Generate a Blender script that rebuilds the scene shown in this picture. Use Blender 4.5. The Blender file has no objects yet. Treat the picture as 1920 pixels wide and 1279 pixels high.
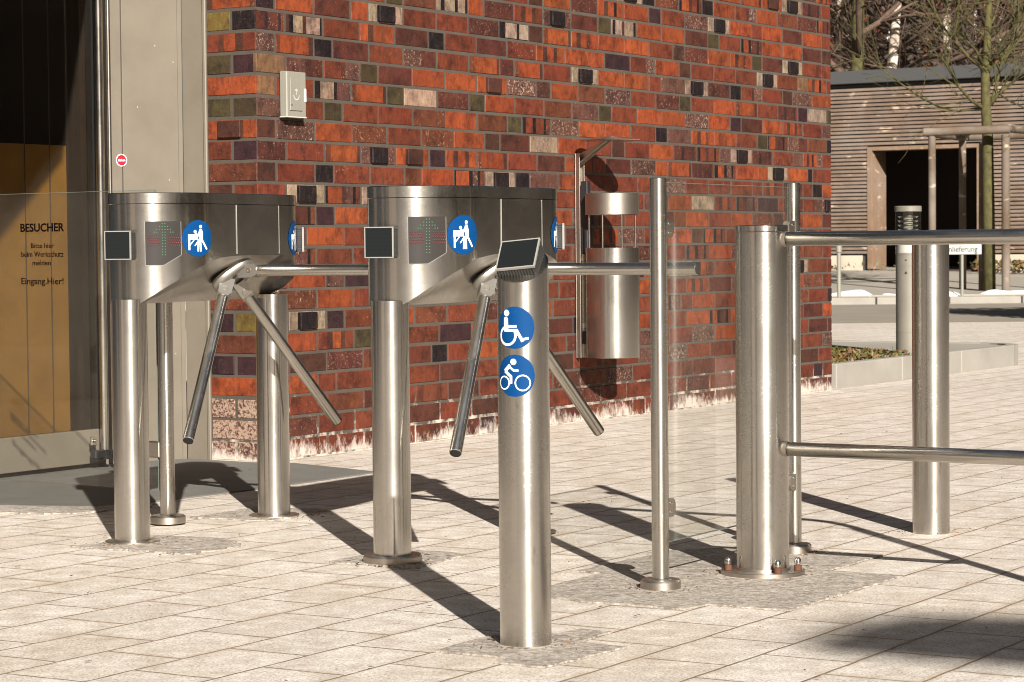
import bpy, bmesh, math, random
from mathutils import Vector, Matrix, noise
rad = math.radians
random.seed(7)
S = bpy.context.scene
COL = S.collection

# ------------------------------------------------------------------ camera
FW = Vector((0, 0.9992851, -0.0378048))
cam_d = bpy.data.cameras.new("camera"); cam = bpy.data.objects.new("camera", cam_d); COL.objects.link(cam)
PIT, ROL, H = 0.0378138724, -0.00929231345, 0.821065148
fw = Vector((0, math.cos(PIT), -math.sin(PIT))); up = Vector((0, math.sin(PIT), math.cos(PIT))); rt = Vector((1, 0, 0))
c_, s_ = math.cos(ROL), math.sin(ROL)
rt2 = c_ * rt + s_ * up; up2 = -s_ * rt + c_ * up
cam.matrix_world = Matrix(((rt2.x, up2.x, -fw.x, 0), (rt2.y, up2.y, -fw.y, 0), (rt2.z, up2.z, -fw.z, H), (0, 0, 0, 1)))
cam_d.sensor_width = 36; cam_d.lens = 86.276
cam_d.clip_start = 0.05; cam_d.clip_end = 600
cam_d.dof.use_dof = True; cam_d.dof.focus_distance = 6.6; cam_d.dof.aperture_fstop = 20
S.camera = cam
# ------------------------------------------------------------------ world + sun
SUN_AZ = math.atan2(0.229, -0.973)   # direction towards the sun, in plan (x, y)
EL = rad(26.5)
sun_dir = Vector((0.229 * math.cos(EL), -0.973 * math.cos(EL), math.sin(EL))).normalized()
W = bpy.data.worlds.new("World"); S.world = W; W.use_nodes = True
nt = W.node_tree; nt.nodes.clear()
sky = nt.nodes.new("ShaderNodeTexSky"); sky.sky_type = 'NISHITA'; sky.sun_disc = False
sky.dust_density = 2.5; sky.ozone_density = .6; sky.sun_elevation = EL; sky.sun_rotation = math.atan2(sun_dir.x, sun_dir.y)
bg = nt.nodes.new("ShaderNodeBackground"); bg.inputs[1].default_value = 0.018
out = nt.nodes.new("ShaderNodeOutputWorld")
nt.links.new(sky.outputs[0], bg.inputs[0]); nt.links.new(bg.outputs[0], out.inputs[0])
sd = bpy.data.lights.new("sun", 'SUN'); sd.energy = 5.0; sd.angle = rad(0.53); sd.color = (1.0, 0.95, 0.88)
so = bpy.data.objects.new("sun", sd); COL.objects.link(so)
so.rotation_euler = (-sun_dir).to_track_quat('-Z', 'Y').to_euler(); so.location = sun_dir * 30
S.view_settings.view_transform = 'Standard'; S.view_settings.look = 'None'
S.view_settings.exposure = 1.22; S.view_settings.gamma = 1.0; S.view_settings.use_curve_mapping = False
S.cycles.max_bounces = 8; S.cycles.transparent_max_bounces = 16
S.cycles.sample_clamp_indirect = 4.0
S.cycles.use_denoising = True
S.cycles.pixel_filter_type = 'BLACKMAN_HARRIS'; S.cycles.filter_width = .95

# ------------------------------------------------------------------ helpers
def tag(o, label=None, cat=None, group=None, kind=None):
    if label: o['label'] = label
    if cat: o['category'] = cat
    if group: o['group'] = group
    if kind: o['kind'] = kind
    return o
def empty(name, loc=(0, 0, 0), rz=0, label=None, cat=None, group=None):
    o = bpy.data.objects.new(name, None); COL.objects.link(o); o.empty_display_size = .05
    o.location = loc; o.rotation_euler = (0, 0, rz)
    return tag(o, label, cat, group)

class MB:
    def __init__(s): s.v = []; s.f = []; s.c = []; s.sm = []
    def vert(s, p): s.v.append(tuple(p)); return len(s.v) - 1
    def face(s, idx, col=None, smooth=False): s.f.append(tuple(idx)); s.c.append(col); s.sm.append(smooth)
    def quad(s, a, b, c, d, col=None, smooth=False):
        i = len(s.v); s.v += [tuple(a), tuple(b), tuple(c), tuple(d)]; s.face((i, i + 1, i + 2, i + 3), col, smooth)
    def obox(s, o, ax, ay, az, bev=0.0, col=None):
        """box from corner o with edge vectors"""
        o, ax, ay, az = Vector(o), Vector(ax), Vector(ay), Vector(az)
        if bev <= 0:
            i = len(s.v)
            s.v += [tuple(o + ax * x + ay * y + az * z) for z in (0, 1) for y in (0, 1) for x in (0, 1)]
            for q in ((0, 2, 3, 1), (4, 5, 7, 6), (0, 1, 5, 4), (1, 3, 7, 5), (3, 2, 6, 7), (2, 0, 4, 6)):
                s.face([i + k for k in q], col)
            return
        bx, by, bz = bev / ax.length, bev / ay.length, bev / az.length
        i = len(s.v); idx = {}
        for x in (0, 1):
            for y in (0, 1):
                for z in (0, 1):
                    X = bx if x == 0 else 1 - bx; Y = by if y == 0 else 1 - by; Z = bz if z == 0 else 1 - bz
                    idx[(x, y, z, 0)] = s.vert(o + ax * x + ay * Y + az * Z)
                    idx[(x, y, z, 1)] = s.vert(o + ax * X + ay * y + az * Z)
                    idx[(x, y, z, 2)] = s.vert(o + ax * X + ay * Y + az * z)
        for x in (0, 1): s.face([idx[(x, a, b, 0)] for a, b in ((0, 0), (1, 0), (1, 1), (0, 1))][::1 if x else -1], col)
        for y in (0, 1): s.face([idx[(a, y, b, 1)] for a, b in ((0, 0), (0, 1), (1, 1), (1, 0))][::1 if y else -1], col)
        for z in (0, 1): s.face([idx[(a, b, z, 2)] for a, b in ((0, 0), (1, 0), (1, 1), (0, 1))][::1 if z else -1], col)
        for a in (0, 1):
            for b in (0, 1):
                s.face([idx[(0, a, b, 1)], idx[(1, a, b, 1)], idx[(1, a, b, 2)], idx[(0, a, b, 2)]], col)
                s.face([idx[(a, 0, b, 0)], idx[(a, 1, b, 0)], idx[(a, 1, b, 2)], idx[(a, 0, b, 2)]], col)
                s.face([idx[(a, b, 0, 0)], idx[(a, b, 1, 0)], idx[(a, b, 1, 1)], idx[(a, b, 0, 1)]], col)
                for cc in (0, 1): s.face([idx[(a, b, cc, 0)], idx[(a, b, cc, 1)], idx[(a, b, cc, 2)]], col)
    def box(s, c, size, bev=0.0, rz=0, col=None):
        R = Matrix.Rotation(rz, 3, 'Z'); x, y, z = [R @ Vector(e) for e in ((size[0], 0, 0), (0, size[1], 0), (0, 0, size[2]))]
        s.obox(Vector(c) - (x + y + z) / 2, x, y, z, bev, col)
    def tube(s, p0, p1, r0, r1=None, seg=24, caps=True, col=None, bev=0.0):
        p0, p1 = Vector(p0), Vector(p1); d = (p1 - p0).normalized(); r1 = r0 if r1 is None else r1
        prof = [(0, r0), ((p1 - p0).length, r1)]
        if bev: prof = [(0, r0 - bev), (bev, r0), ((p1 - p0).length - bev, r1), ((p1 - p0).length, r1 - bev)]
        s.lathe(p0, d, prof, seg, caps, col)
    def lathe(s, o, axis, prof, seg=32, caps=True, col=None, sharp=25):
        """prof: (height along axis, radius); sharp corners get split rings"""
        o, axis = Vector(o), Vector(axis).normalized()
        e1 = axis.orthogonal().normalized() if abs(axis.z) < .999 else Vector((1, 0, 0)); e2 = axis.cross(e1)
        rings = []
        def ring(h, r): 
            i = len(s.v)
            for k in range(seg):
                a = 2 * math.pi * k / seg
                s.v.append(tuple(o + axis * h + (e1 * math.cos(a) + e2 * math.sin(a)) * r))
            return i
        n = len(prof)
        for j in range(n - 1):
            (h0, r0), (h1, r1) = prof[j], prof[j + 1]
            if j > 0:
                a0 = math.atan2(r0 - prof[j - 1][1], h0 - prof[j - 1][0]); a1 = math.atan2(r1 - r0, h1 - h0)
                shp = abs(math.degrees(a1 - a0)) > sharp
            else: shp = True
            A = ring(h0, r0) if shp else B
            B = ring(h1, r1)
            if j == 0 and caps and r0 > 1e-5: s.face([ring0 for ring0 in range(ring(h0, r0) + seg - 1, len(s.v) - seg - 1, -1)], col)
            for k in range(seg):
                k2 = (k + 1) % seg; s.face((A + k, A + k2, B + k2, B + k), col, True)
        if caps and prof[-1][1] > 1e-5:
            i = ring(*prof[-1]); s.face(list(range(i, i + seg)), col)
    def path(s, pts, r, seg=16, col=None, caps=True, taper=None):
        pts = [Vector(p) for p in pts]; prev = None; e1 = None; first = last = None
        for j, p in enumerate(pts):
            d = (pts[min(j + 1, len(pts) - 1)] - pts[max(j - 1, 0)]).normalized()
            if e1 is None: e1 = d.orthogonal().normalized()
            else: e1 = (e1 - d * e1.dot(d)).normalized()
            e2 = d.cross(e1); rr = r if taper is None else r + (taper - r) * j / (len(pts) - 1)
            i = len(s.v)
            for k in range(seg):
                a = 2 * math.pi * k / seg; s.v.append(tuple(p + (e1 * math.cos(a) + e2 * math.sin(a)) * rr))
            if prev is not None:
                for k in range(seg):
                    k2 = (k + 1) % seg; s.face((prev + k, prev + k2, i + k2, i + k), col, True)
            else: first = i
            prev = i
        if caps:
            s.face(list(range(first + seg - 1, first - 1, -1)), col); s.face(list(range(prev, prev + seg)), col)
    def poly(s, pts, th, col=None):
        """flat polygon (3-D points, planar) with thickness vector th"""
        th = Vector(th); n = len(pts); i = len(s.v)
        s.v += [tuple(Vector(p) + th) for p in pts] + [tuple(p) for p in pts]
        s.face(list(range(i, i + n)), col); s.face(list(range(i + 2 * n - 1, i + n - 1, -1)), col)
        for k in range(n): k2 = (k + 1) % n; s.face((i + n + k, i + n + k2, i + k2, i + k), col)
    def build(s, name, mat, parent=None, label=None, kind=None):
        me = bpy.data.meshes.new(name); me.from_pydata(s.v, [], s.f)
        me.polygons.foreach_set('use_smooth', s.sm)
        if any(c is not None for c in s.c):
            at = me.color_attributes.new('Col', 'FLOAT_COLOR', 'CORNER'); k = 0
            for c, f in zip(s.c, s.f):
                c = (c or (.5, .5, .5)); c = tuple(c) + (1,) * (4 - len(c))
                for _ in f: at.data[k].color = c; k += 1
        me.update(); o = bpy.data.objects.new(name, me); COL.objects.link(o)
        if mat: me.materials.append(mat)
        if parent: o.parent = parent
        if label: o['label'] = label
        if kind: o['kind'] = kind
        return o

# ------------------------------------------------------------------ materials
def mat(name, base=(.5, .5, .5), rough=.6, metal=0, spec=.5):
    m = bpy.data.materials.new(name); m.use_nodes = True; b = m.node_tree.nodes['Principled BSDF']
    b.inputs['Base Color'].default_value = (*base, 1); b.inputs['Roughness'].default_value = rough
    b.inputs['Metallic'].default_value = metal; b.inputs['Specular IOR Level'].default_value = spec
    return m
class N:
    def __init__(s, m): s.t = m.node_tree; s.b = s.t.nodes['Principled BSDF']
    def new(s, ty, **k):
        n = s.t.nodes.new(ty)
        for a, v in k.items(): setattr(n, a, v)
        return n
    def link(s, a, b): s.t.links.new(a, b)
    def coord(s, out='Object', scale=(1, 1, 1), rot=(0, 0, 0), loc=(0, 0, 0)):
        c = s.new('ShaderNodeTexCoord'); mp = s.new('ShaderNodeMapping')
        mp.inputs['Scale'].default_value = scale; mp.inputs['Rotation'].default_value = rot; mp.inputs['Location'].default_value = loc
        s.link(c.outputs[out], mp.inputs[0]); return mp.outputs[0]
    def noise(s, vec, scale, detail=4, rough=.55):
        n = s.new('ShaderNodeTexNoise'); n.inputs['Scale'].default_value = scale; n.inputs['Detail'].default_value = detail
        n.inputs['Roughness'].default_value = rough
        if vec is not None: s.link(vec, n.inputs['Vector'])
        return n.outputs['Fac']
    def ramp(s, fac, stops):
        r = s.new('ShaderNodeValToRGB'); e = r.color_ramp.elements
        while len(e) < len(stops): e.new(.5)
        for el, (p, c) in zip(e, stops): el.position = p; el.color = (*c, 1) if len(c) == 3 else c
        s.link(fac, r.inputs[0]); return r.outputs[0]
    def rng(s, fac, a, b, c, d):
        r = s.new('ShaderNodeMapRange'); 
        for i, v in enumerate((a, b, c, d)): r.inputs[i + 1].default_value = v
        s.link(fac, r.inputs[0]); return r.outputs[0]
    def mix(s, fac, a, b, mode='MIX'):
        m = s.new('ShaderNodeMix', data_type='RGBA', blend_type=mode)
        for sock, v in ((m.inputs[0], fac), (m.inputs[6], a), (m.inputs[7], b)):
            if hasattr(v, 'links'): s.link(v, sock)
            elif isinstance(v, (int, float)): sock.default_value = v
            else: sock.default_value = (*v, 1)
        return m.outputs[2]
    def math(s, op, a, b=None, clamp=False):
        m = s.new('ShaderNodeMath', operation=op, use_clamp=clamp)
        for sock, v in ((m.inputs[0], a), (m.inputs[1], b)):
            if v is None: continue
            if hasattr(v, 'links'): s.link(v, sock)
            else: sock.default_value = v
        return m.outputs[0]
    def bump(s, h, strength=.3, dist=.002, nrm=None):
        b = s.new('ShaderNodeBump'); b.inputs['Strength'].default_value = strength; b.inputs['Distance'].default_value = dist
        s.link(h, b.inputs['Height'])
        if nrm is not None: s.link(nrm, b.inputs['Normal'])
        s.link(b.outputs[0], s.b.inputs['Normal']); return b.outputs[0]

def steel(name, base=(.54, .51, .46), rough=.185, aniso=.74, dirt=.5, grain=(3, 3, 90), rust=0.0, rot=0.25, wide=.07):
    m = mat(name, base, rough, 1.0); n = N(m)
    v = n.coord('Object', grain); g = n.noise(v, 12, 3, .6)
    v2 = n.coord('Object'); b = n.noise(v2, 5, 6, .65); sp = n.noise(v2, 160, 2, .6); sp2 = n.noise(v2, 14, 4, .6)
    r = n.math('ADD', n.rng(g, .3, .7, rough - .015, rough + .02), n.rng(b, .35, .75, -.01, .05 * dirt))
    # dull water spots
    spots = n.math('MULTIPLY', n.rng(sp, .56, .66, 0, 1), n.rng(sp2, .45, .62, 0, 1))
    n.link(n.math('ADD', r, n.math('MULTIPLY', spots, .10 * dirt)), n.b.inputs['Roughness'])
    col = n.mix(n.rng(b, .4, .75, 0, .45 * dirt), base, tuple(x * .62 for x in base))
    col = n.mix(n.rng(g, .35, .65, 0, .14), col, tuple(x * .8 for x in base))
    col = n.mix(n.math('MULTIPLY', spots, .22 * dirt), col, (.55, .52, .46))
    if rust > 0:
        st = n.noise(n.coord('Object', (1, 1, .25), (0, 0, 0), (3.1, 1.7, .4)), 22, 4, .6)
        col = n.mix(n.rng(st, .66, .74, 0, rust), col, (.22, .12, .03))
    n.link(col, n.b.inputs['Base Color'])
    n.b.inputs['Anisotropic'].default_value = aniso; n.b.inputs['Anisotropic Rotation'].default_value = rot
    t = n.new('ShaderNodeTangent', direction_type='RADIAL', axis='Z'); n.link(t.outputs[0], n.b.inputs['Tangent'])
    # second, broader lobe: the brushed skin also scatters
    b2 = n.new('ShaderNodeBsdfPrincipled'); b2.inputs['Metallic'].default_value = 1.0; b2.inputs['Roughness'].default_value = .52
    b2.inputs['Anisotropic'].default_value = .5; b2.inputs['Anisotropic Rotation'].default_value = rot; n.link(t.outputs[0], b2.inputs['Tangent']); n.link(col, b2.inputs['Base Color'])
    mx = n.new('ShaderNodeMixShader'); n.link(n.rng(b, .3, .7, wide - .1, wide + .12), mx.inputs[0]); o_ = [q for q in n.t.nodes if q.type == 'OUTPUT_MATERIAL'][0]
    n.link(n.b.outputs[0], mx.inputs[1]); n.link(b2.outputs[0], mx.inputs[2]); n.link(mx.outputs[0], o_.inputs[0])
    return m
M = {}
M['steel'] = steel('brushed_steel')
M['steel_old'] = steel('weathered_steel', dirt=.9, rust=.7, rough=.22)
M['steel_arm'] = steel('polished_steel_tube', rough=.24, aniso=0, dirt=.2, grain=(2, 2, 2))
M['steel_dull'] = steel('dull_steel_plate', base=(.46, .41, .35), rough=.38, aniso=.2, dirt=1)
M['cast'] = mat('silver_cast_metal', (.33, .31, .28), .40, .85)
M['chrome'] = steel('bright_steel', rough=.14, aniso=0, dirt=.4, wide=.12)
M['bolt_rust'] = mat('rusty_nut', (.085, .028, .012), .85)
M['black'] = mat('black_plastic', (.012, .012, .013), .45)
M['screen_black'] = mat('smoked_screen', (.03, .027, .025), .25)
M['reader'] = mat('dark_reader_face', (.006, .0075, .0075), .7, 0, .15); n = N(M['reader'])
w = n.new('ShaderNodeTexWave', wave_type='BANDS', bands_direction='Z'); w.inputs['Scale'].default_value = 30; w.inputs['Distortion'].default_value = .3
n.link(n.coord('Object'), w.inputs[0]); n.bump(w.outputs['Fac'], .25, .0006)
M['reader_frame'] = mat('light_reader_frame', (.21, .20, .18), .55)
M['reader_side'] = mat('grey_reader_body', (.028, .026, .024), .7)
M['white'] = mat('white_vinyl', (.80, .80, .78), .4)
M['blue'] = mat('blue_vinyl', (.0, .038, .135), .6, 0, .12); n = N(M['blue'])
n.link(n.mix(n.rng(n.noise(n.coord('Object'), 90, 4, .7), .6, .75, 0, .25), (.0, .038, .135), (.10, .15, .25)), n.b.inputs['Base Color'])
M['red'] = mat('red_vinyl', (.55, .01, .02), .4)
M['green_led'] = mat('green_led', (.035, .10, .055), .4)
M['red_led'] = mat('red_led', (.12, .008, .012), .35)
M['letter'] = mat('black_lettering', (.004, .003, .003), .9, 0, .0)
def coat(name, base, rough=.45, var=.08):
    m = mat(name, base, rough); n = N(m); v = n.noise(n.coord('Object'), 6, 6, .6); v2 = n.noise(n.coord('Object'), 220, 2, .5)
    c = n.mix(n.rng(v, .35, .7, 0, 1), base, tuple(x * (1 - var * 2) for x in base))
    c = n.mix(n.rng(v2, .68, .76, 0, .5), c, tuple(min(1, x * 1.7) for x in base))
    n.link(c, n.b.inputs['Base Color']); n.bump(v2, .06, .001); return m
M['beige'] = coat('grey_beige_coated_metal', (.150, .127, .097), .5)
M['boxgrey'] = coat('light_grey_enclosure', (.20, .19, .155), .5, .04)
M['boxlight'] = coat('pale_edge_strip', (.42, .40, .36), .5, .04)
M['lampgrey'] = coat('lamp_grey_paint', (.165, .15, .12), .45)
M['darkgrey'] = mat('dark_panel', (.03, .03, .032), .6)
M['ochre'] = coat('ochre_board', (.62, .36, .075), .7, .12)
M['interior'] = mat('dark_interior', (.045, .028, .02), .8)
def glass(name, tint=(.93, .95, .93), dust=.06, gl=1.0, thin=True):
    m = bpy.data.materials.new(name); m.use_nodes = True; t = m.node_tree; t.nodes.clear()
    o = t.nodes.new('ShaderNodeOutputMaterial'); tr = t.nodes.new('ShaderNodeBsdfTransparent'); tr.inputs[0].default_value = (*tint, 1)
    g = t.nodes.new('ShaderNodeBsdfGlossy'); g.inputs['Roughness'].default_value = .02; g.inputs[0].default_value = (gl, gl, gl, 1)
    d = t.nodes.new('ShaderNodeBsdfDiffuse'); d.inputs[0].default_value = (.55, .50, .42, 1)
    f0 = t.nodes.new('ShaderNodeFresnel'); f0.inputs[0].default_value = 1.5
    ge = t.nodes.new('ShaderNodeNewGeometry'); iv = t.nodes.new('ShaderNodeMath'); iv.operation = 'SUBTRACT'; iv.inputs[0].default_value = 1.0
    t.links.new(ge.outputs['Backfacing'], iv.inputs[1]); fr = t.nodes.new('ShaderNodeMath'); fr.operation = 'MULTIPLY'
    t.links.new(f0.outputs[0], fr.inputs[0]); t.links.new(iv.outputs[0], fr.inputs[1])
    m1 = t.nodes.new('ShaderNodeMixShader'); m2 = t.nodes.new('ShaderNodeMixShader')
    tc = t.nodes.new('ShaderNodeTexCoord'); nz = t.nodes.new('ShaderNodeTexNoise'); nz.inputs['Scale'].default_value = 5; nz.inputs['Detail'].default_value = 10; nz.inputs['Roughness'].default_value = .75
    mr = t.nodes.new('ShaderNodeMapRange'); mr.inputs[1].default_value = .3; mr.inputs[2].default_value = .8; mr.inputs[3].default_value = dust * .4; mr.inputs[4].default_value = dust * 1.6
    t.links.new(tc.outputs['Object'], nz.inputs[0]); t.links.new(nz.outputs[0], mr.inputs[0])
    t.links.new(fr.outputs[0], m1.inputs[0]); t.links.new(tr.outputs[0], m1.inputs[1]); t.links.new(g.outputs[0], m1.inputs[2])
    t.links.new(mr.outputs[0], m2.inputs[0]); t.links.new(m1.outputs[0], m2.inputs[1]); t.links.new(d.outputs[0], m2.inputs[2])
    t.links.new(m2.outputs[0], o.inputs[0]); return m
M['glass'] = glass('clear_glass', (.95, .955, .945), dust=.012)
M['glass_dirty'] = glass('dusty_door_glass', (.66, .63, .58), .012)
M['glass_edge'] = mat('glass_edge_green', (.10, .12, .105), .3)

# bricks -----------------------------------------------------------
def brick_mat():
    m = mat('clinker_brick', (.3, .1, .05), .6); n = N(m)
    vc = n.new('ShaderNodeVertexColor', layer_name='Col')
    ob = n.coord('Object')
    n1 = n.noise(ob, 26, 6, .65); n2 = n.noise(ob, 130, 4, .7); n3 = n.noise(n.coord('Object', (1, 1, .35)), 60, 3, .6); n4 = n.noise(ob, 75, 3, .8)
    c = n.mix(n.rng(n1, .3, .7, 0, .55), vc.outputs[0], n.mix(1.0, vc.outputs[0], (.55, .48, .5), 'MULTIPLY'))
    c = n.mix(n.rng(n3, .5, .72, 0, .6), c, (.035, .014, .013))
    n5 = n.noise(ob, 12, 5, .7); c = n.mix(n.rng(n5, .46, .66, 0, .8), c, n.mix(1.0, c, (.30, .29, .36), 'MULTIPLY')); n6 = n.noise(n.coord('Object', (1, 1, 1), (0, 0, 0), (7, 3, 2)), 17, 5, .7); c = n.mix(n.rng(n6, .52, .70, 0, .5), c, n.mix(1.0, c, (1.5, 1.75, 1.8), 'MULTIPLY')); n7 = n.noise(ob, 210, 2, .7); c = n.mix(n.rng(n7, .60, .72, 0, .28), c, (.20, .10, .06))
    # pale sintered specks, amount stored in alpha
    a = n.math('SUBTRACT', 1.0, vc.outputs[1])
    th = n.math('SUBTRACT', n.math('MULTIPLY', n.math('ADD', n.rng(n2, .3, .7, 0, 1), n.rng(n4, .35, .65, 0, 1)), .5), n.math('SUBTRACT', .90, n.math('MULTIPLY', a, .55)))
    c = n.mix(n.math('MULTIPLY', th, 5.0, True), c, (.27, .19, .14))
    # lime bloom near the ground and on single courses
    geo = n.new('ShaderNodeNewGeometry'); sep = n.new('ShaderNodeSeparateXYZ'); n.link(geo.outputs['Position'], sep.inputs[0])
    z = sep.outputs[2]
    big = n.noise(n.coord('Object', (1, 1, 1.5)), 4.2, 3, .5); fine = n.noise(n.coord('Object', (1, 1, .55)), 34, 5, .75)
    lo = n.math('ADD', n.rng(z, .0, .17, 1.0, 0.0), n.math('MULTIPLY', n.math('MULTIPLY', n.rng(z, .235, .29, 0, 1), n.rng(z, .30, .345, .8, 0)), n.rng(n.noise(n.coord('Object', (1, 1, .3), (0, 0, 0), (4.4, 2, 0)), 1.1, 3, .5), .5, .6, .15, 1.0)))
    eff = n.math('SUBTRACT', n.math('ADD', n.math('MULTIPLY', lo, .50), n.math('ADD', n.math('MULTIPLY', big, .55), n.math('MULTIPLY', fine, .62))), .93)
    c = n.mix(n.math('MULTIPLY', eff, 6.0, True), c, (.44, .38, .33))
    n.link(c, n.b.inputs['Base Color'])
    n.link(n.rng(n1, .3, .7, .5, .85), n.b.inputs['Roughness'])
    h = n.math('ADD', n.math('MULTIPLY', n1, 1.0), n.math('MULTIPLY', n2, .45))
    n.b.inputs['Specular IOR Level'].default_value = .22
    n.bump(h, .75, .0045)
    return m
M['brick'] = brick_mat()
def mortar_mat():
    m = mat('grey_brown_mortar', (.055, .046, .036), .95); n = N(m); ob = n.coord('Object')
    a = n.noise(ob, 8, 5, .6); b = n.noise(ob, 300, 3, .7)
    c = n.mix(n.rng(a, .3, .7, 0, 1), (.060, .046, .033), (.042, .033, .024)); c = n.mix(n.rng(b, .55, .7, 0, .5), c, (.09, .075, .058))
    geo = n.new('ShaderNodeNewGeometry'); sep = n.new('ShaderNodeSeparateXYZ'); n.link(geo.outputs['Position'], sep.inputs[0])
    e = n.math('SUBTRACT', n.math('ADD', n.rng(sep.outputs[2], .0, .34, .45, 0), n.noise(ob, 14, 5, .7)), .78)
    c = n.mix(n.math('MULTIPLY', e, 5.0, True), c, (.42, .36, .3))
    n.link(c, n.b.inputs['Base Color']); n.bump(b, .5, .002); return m
M['mortar'] = mortar_mat()
def concrete(name, base, sc=1.0, bump=.3):
    m = mat(name, base, .9); n = N(m); ob = n.coord('Object'); a = n.noise(ob, 3 * sc, 6, .6); b = n.noise(ob, 180 * sc, 3, .7)
    c = n.mix(n.rng(a, .3, .7, 0, 1), base, tuple(x * .78 for x in base)); c = n.mix(n.rng(b, .55, .72, 0, .5), c, tuple(x * .6 for x in base))
    n.link(c, n.b.inputs['Base Color']); n.bump(b, bump, .002); return m
M['kerb'] = concrete('grey_kerb_concrete', (.255, .235, .20))
M['forecourt'] = concrete('far_forecourt_concrete', (.30, .265, .215), .3)
M['plinth'] = concrete('plinth_concrete', (.46, .40, .31), .4)
M['asphalt'] = concrete('worn_road_asphalt', (.235, .20, .155), .3)
M['mat_slab'] = concrete('grey_threshold_slab', (.125, .118, .103), 2.2, .5)
PAVE_ROT = rad(58.5)
def paving_mat():
    m = mat('concrete_paving', (.5, .44, .35), .9); n = N(m)
    # u along the long joints, v across
    cs, sn = math.cos(PAVE_ROT), math.sin(PAVE_ROT)
    geo = n.new('ShaderNodeNewGeometry'); sub = n.new('ShaderNodeVectorMath', operation='SUBTRACT'); n.link(geo.outputs['Position'], sub.inputs[0]); sub.inputs[1].default_value = (-.925, 5.26, 0)
    def dot(v):
        d = n.new('ShaderNodeVectorMath', operation='DOT_PRODUCT'); n.link(sub.outputs[0], d.inputs[0]); d.inputs[1].default_value = v; return d.outputs['Value']
    cmb = n.new('ShaderNodeCombineXYZ'); n.link(n.math('ADD', dot((cs, sn, 0)), 60 * .30 - .5 * .30), cmb.inputs[0]); n.link(n.math('ADD', dot((sn, -cs, 0)), 100 * .20), cmb.inputs[1])
    wob = n.new('ShaderNodeTexNoise'); wob.inputs['Scale'].default_value = 9; wob.inputs['Detail'].default_value = 3; n.link(geo.outputs['Position'], wob.inputs['Vector'])
    ws = n.new('ShaderNodeVectorMath', operation='SCALE'); n.link(wob.outputs['Color'], ws.inputs[0]); ws.inputs['Scale'].default_value = .010
    wa = n.new('ShaderNodeVectorMath', operation='ADD'); n.link(cmb.outputs[0], wa.inputs[0]); n.link(ws.outputs[0], wa.inputs[1])
    br = n.new('ShaderNodeTexBrick'); n.link(wa.outputs[0], br.inputs['Vector'])
    for k, v in (('Scale', 1.0), ('Mortar Size', .0046), ('Mortar Smooth', .6), ('Bias', 0.0), ('Brick Width', .30), ('Row Height', .20)): br.inputs[k].default_value = v
    br.offset = .5; br.inputs['Color1'].default_value = (.0, .0, .0, 1); br.inputs['Color2'].default_value = (1, 1, 1, 1); br.inputs['Mortar'].default_value = (.5, .5, .5, 1)
    ob = geo.outputs['Position']
    big = n.noise(ob, 1.6, 5, .6); mid = n.noise(ob, 13, 6, .7); g1 = n.noise(ob, 130, 3, .8); g2 = n.noise(ob, 170, 3, .75)
    c = n.mix(br.outputs['Color'], (.58, .53, .47), (.49, .44, .385))
    c = n.mix(n.rng(big, .40, .68, 0, .65), c, (.42, .345, .265))
    c = n.mix(n.rng(mid, .46, .70, 0, .85), c, (.31, .25, .19)); c = n.mix(n.rng(mid, .46, .36, 0, .5), c, (.70, .65, .59))
    c = n.mix(n.rng(g1, .48, .64, 0, .85), c, (.19, .155, .125))
    c = n.mix(n.rng(g2, .52, .66, 0, .75), c, (.72, .66, .58))
    # rows of slabs far away darken a little where dust sits
    jn = n.noise(ob, 22, 4, .7)
    jm = n.math('MULTIPLY', br.outputs['Fac'], n.rng(jn, .25, .5, .35, 1.0))
    c = n.mix(jm, c, (.15, .10, .065))
    # dirt gathered along the joints in places
    br2 = n.new('ShaderNodeTexBrick'); n.link(wa.outputs[0], br2.inputs['Vector'])
    for k, v in (('Scale', 1.0), ('Mortar Size', .022), ('Mortar Smooth', 1.0), ('Bias', 0.0), ('Brick Width', .30), ('Row Height', .20)): br2.inputs[k].default_value = v
    br2.offset = .5
    c = n.mix(n.math('MULTIPLY', br2.outputs['Fac'], n.rng(n.noise(ob, 3.1, 5, .7), .42, .66, .0, .8)), c, (.30, .225, .15))
    sp = n.new('ShaderNodeTexVoronoi'); sp.inputs['Scale'].default_value = 7.5; n.link(ob, sp.inputs['Vector'])
    c = n.mix(n.rng(sp.outputs['Distance'], .026, .034, .9, 0), c, (.05, .035, .025))
    n.link(c, n.b.inputs['Base Color'])
    h = n.math('SUBTRACT', n.math('ADD', n.math('MULTIPLY', g1, .5), n.math('MULTIPLY', mid, .6)), n.math('MULTIPLY', br.outputs['Fac'], 1.6))
    n.bump(h, .55, .003)
    return m
M['paving'] = paving_mat()
def rough_patch():
    m = mat('rough_cement_patch', (.3, .26, .2), .95); n = N(m); ob = n.coord('Object'); a = n.noise(ob, 14, 6, .7); b = n.noise(ob, 85, 5, .8); v = n.new('ShaderNodeTexVoronoi', feature='DISTANCE_TO_EDGE'); v.inputs['Scale'].default_value = 26
    n.link(ob, v.inputs['Vector'])
    c = n.mix(n.rng(a, .3, .7, 0, 1), (.42, .37, .31), (.27, .23, .19)); c = n.mix(n.rng(b, .5, .62, 0, .8), c, (.11, .09, .075)); c = n.mix(n.rng(b, .46, .38, 0, .8), c, (.55, .49, .42)); st_ = n.noise(n.coord('Object', (1, 4, 1), (0, 0, rad(-58))), 16, 5, .75); c = n.mix(n.rng(st_, .52, .62, 0, .7), c, (.14, .115, .095))
    n.link(c, n.b.inputs['Base Color']); n.bump(n.math('ADD', a, n.math('MULTIPLY', b, .7)), .9, .008); return m
M['patch'] = rough_patch()
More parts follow.
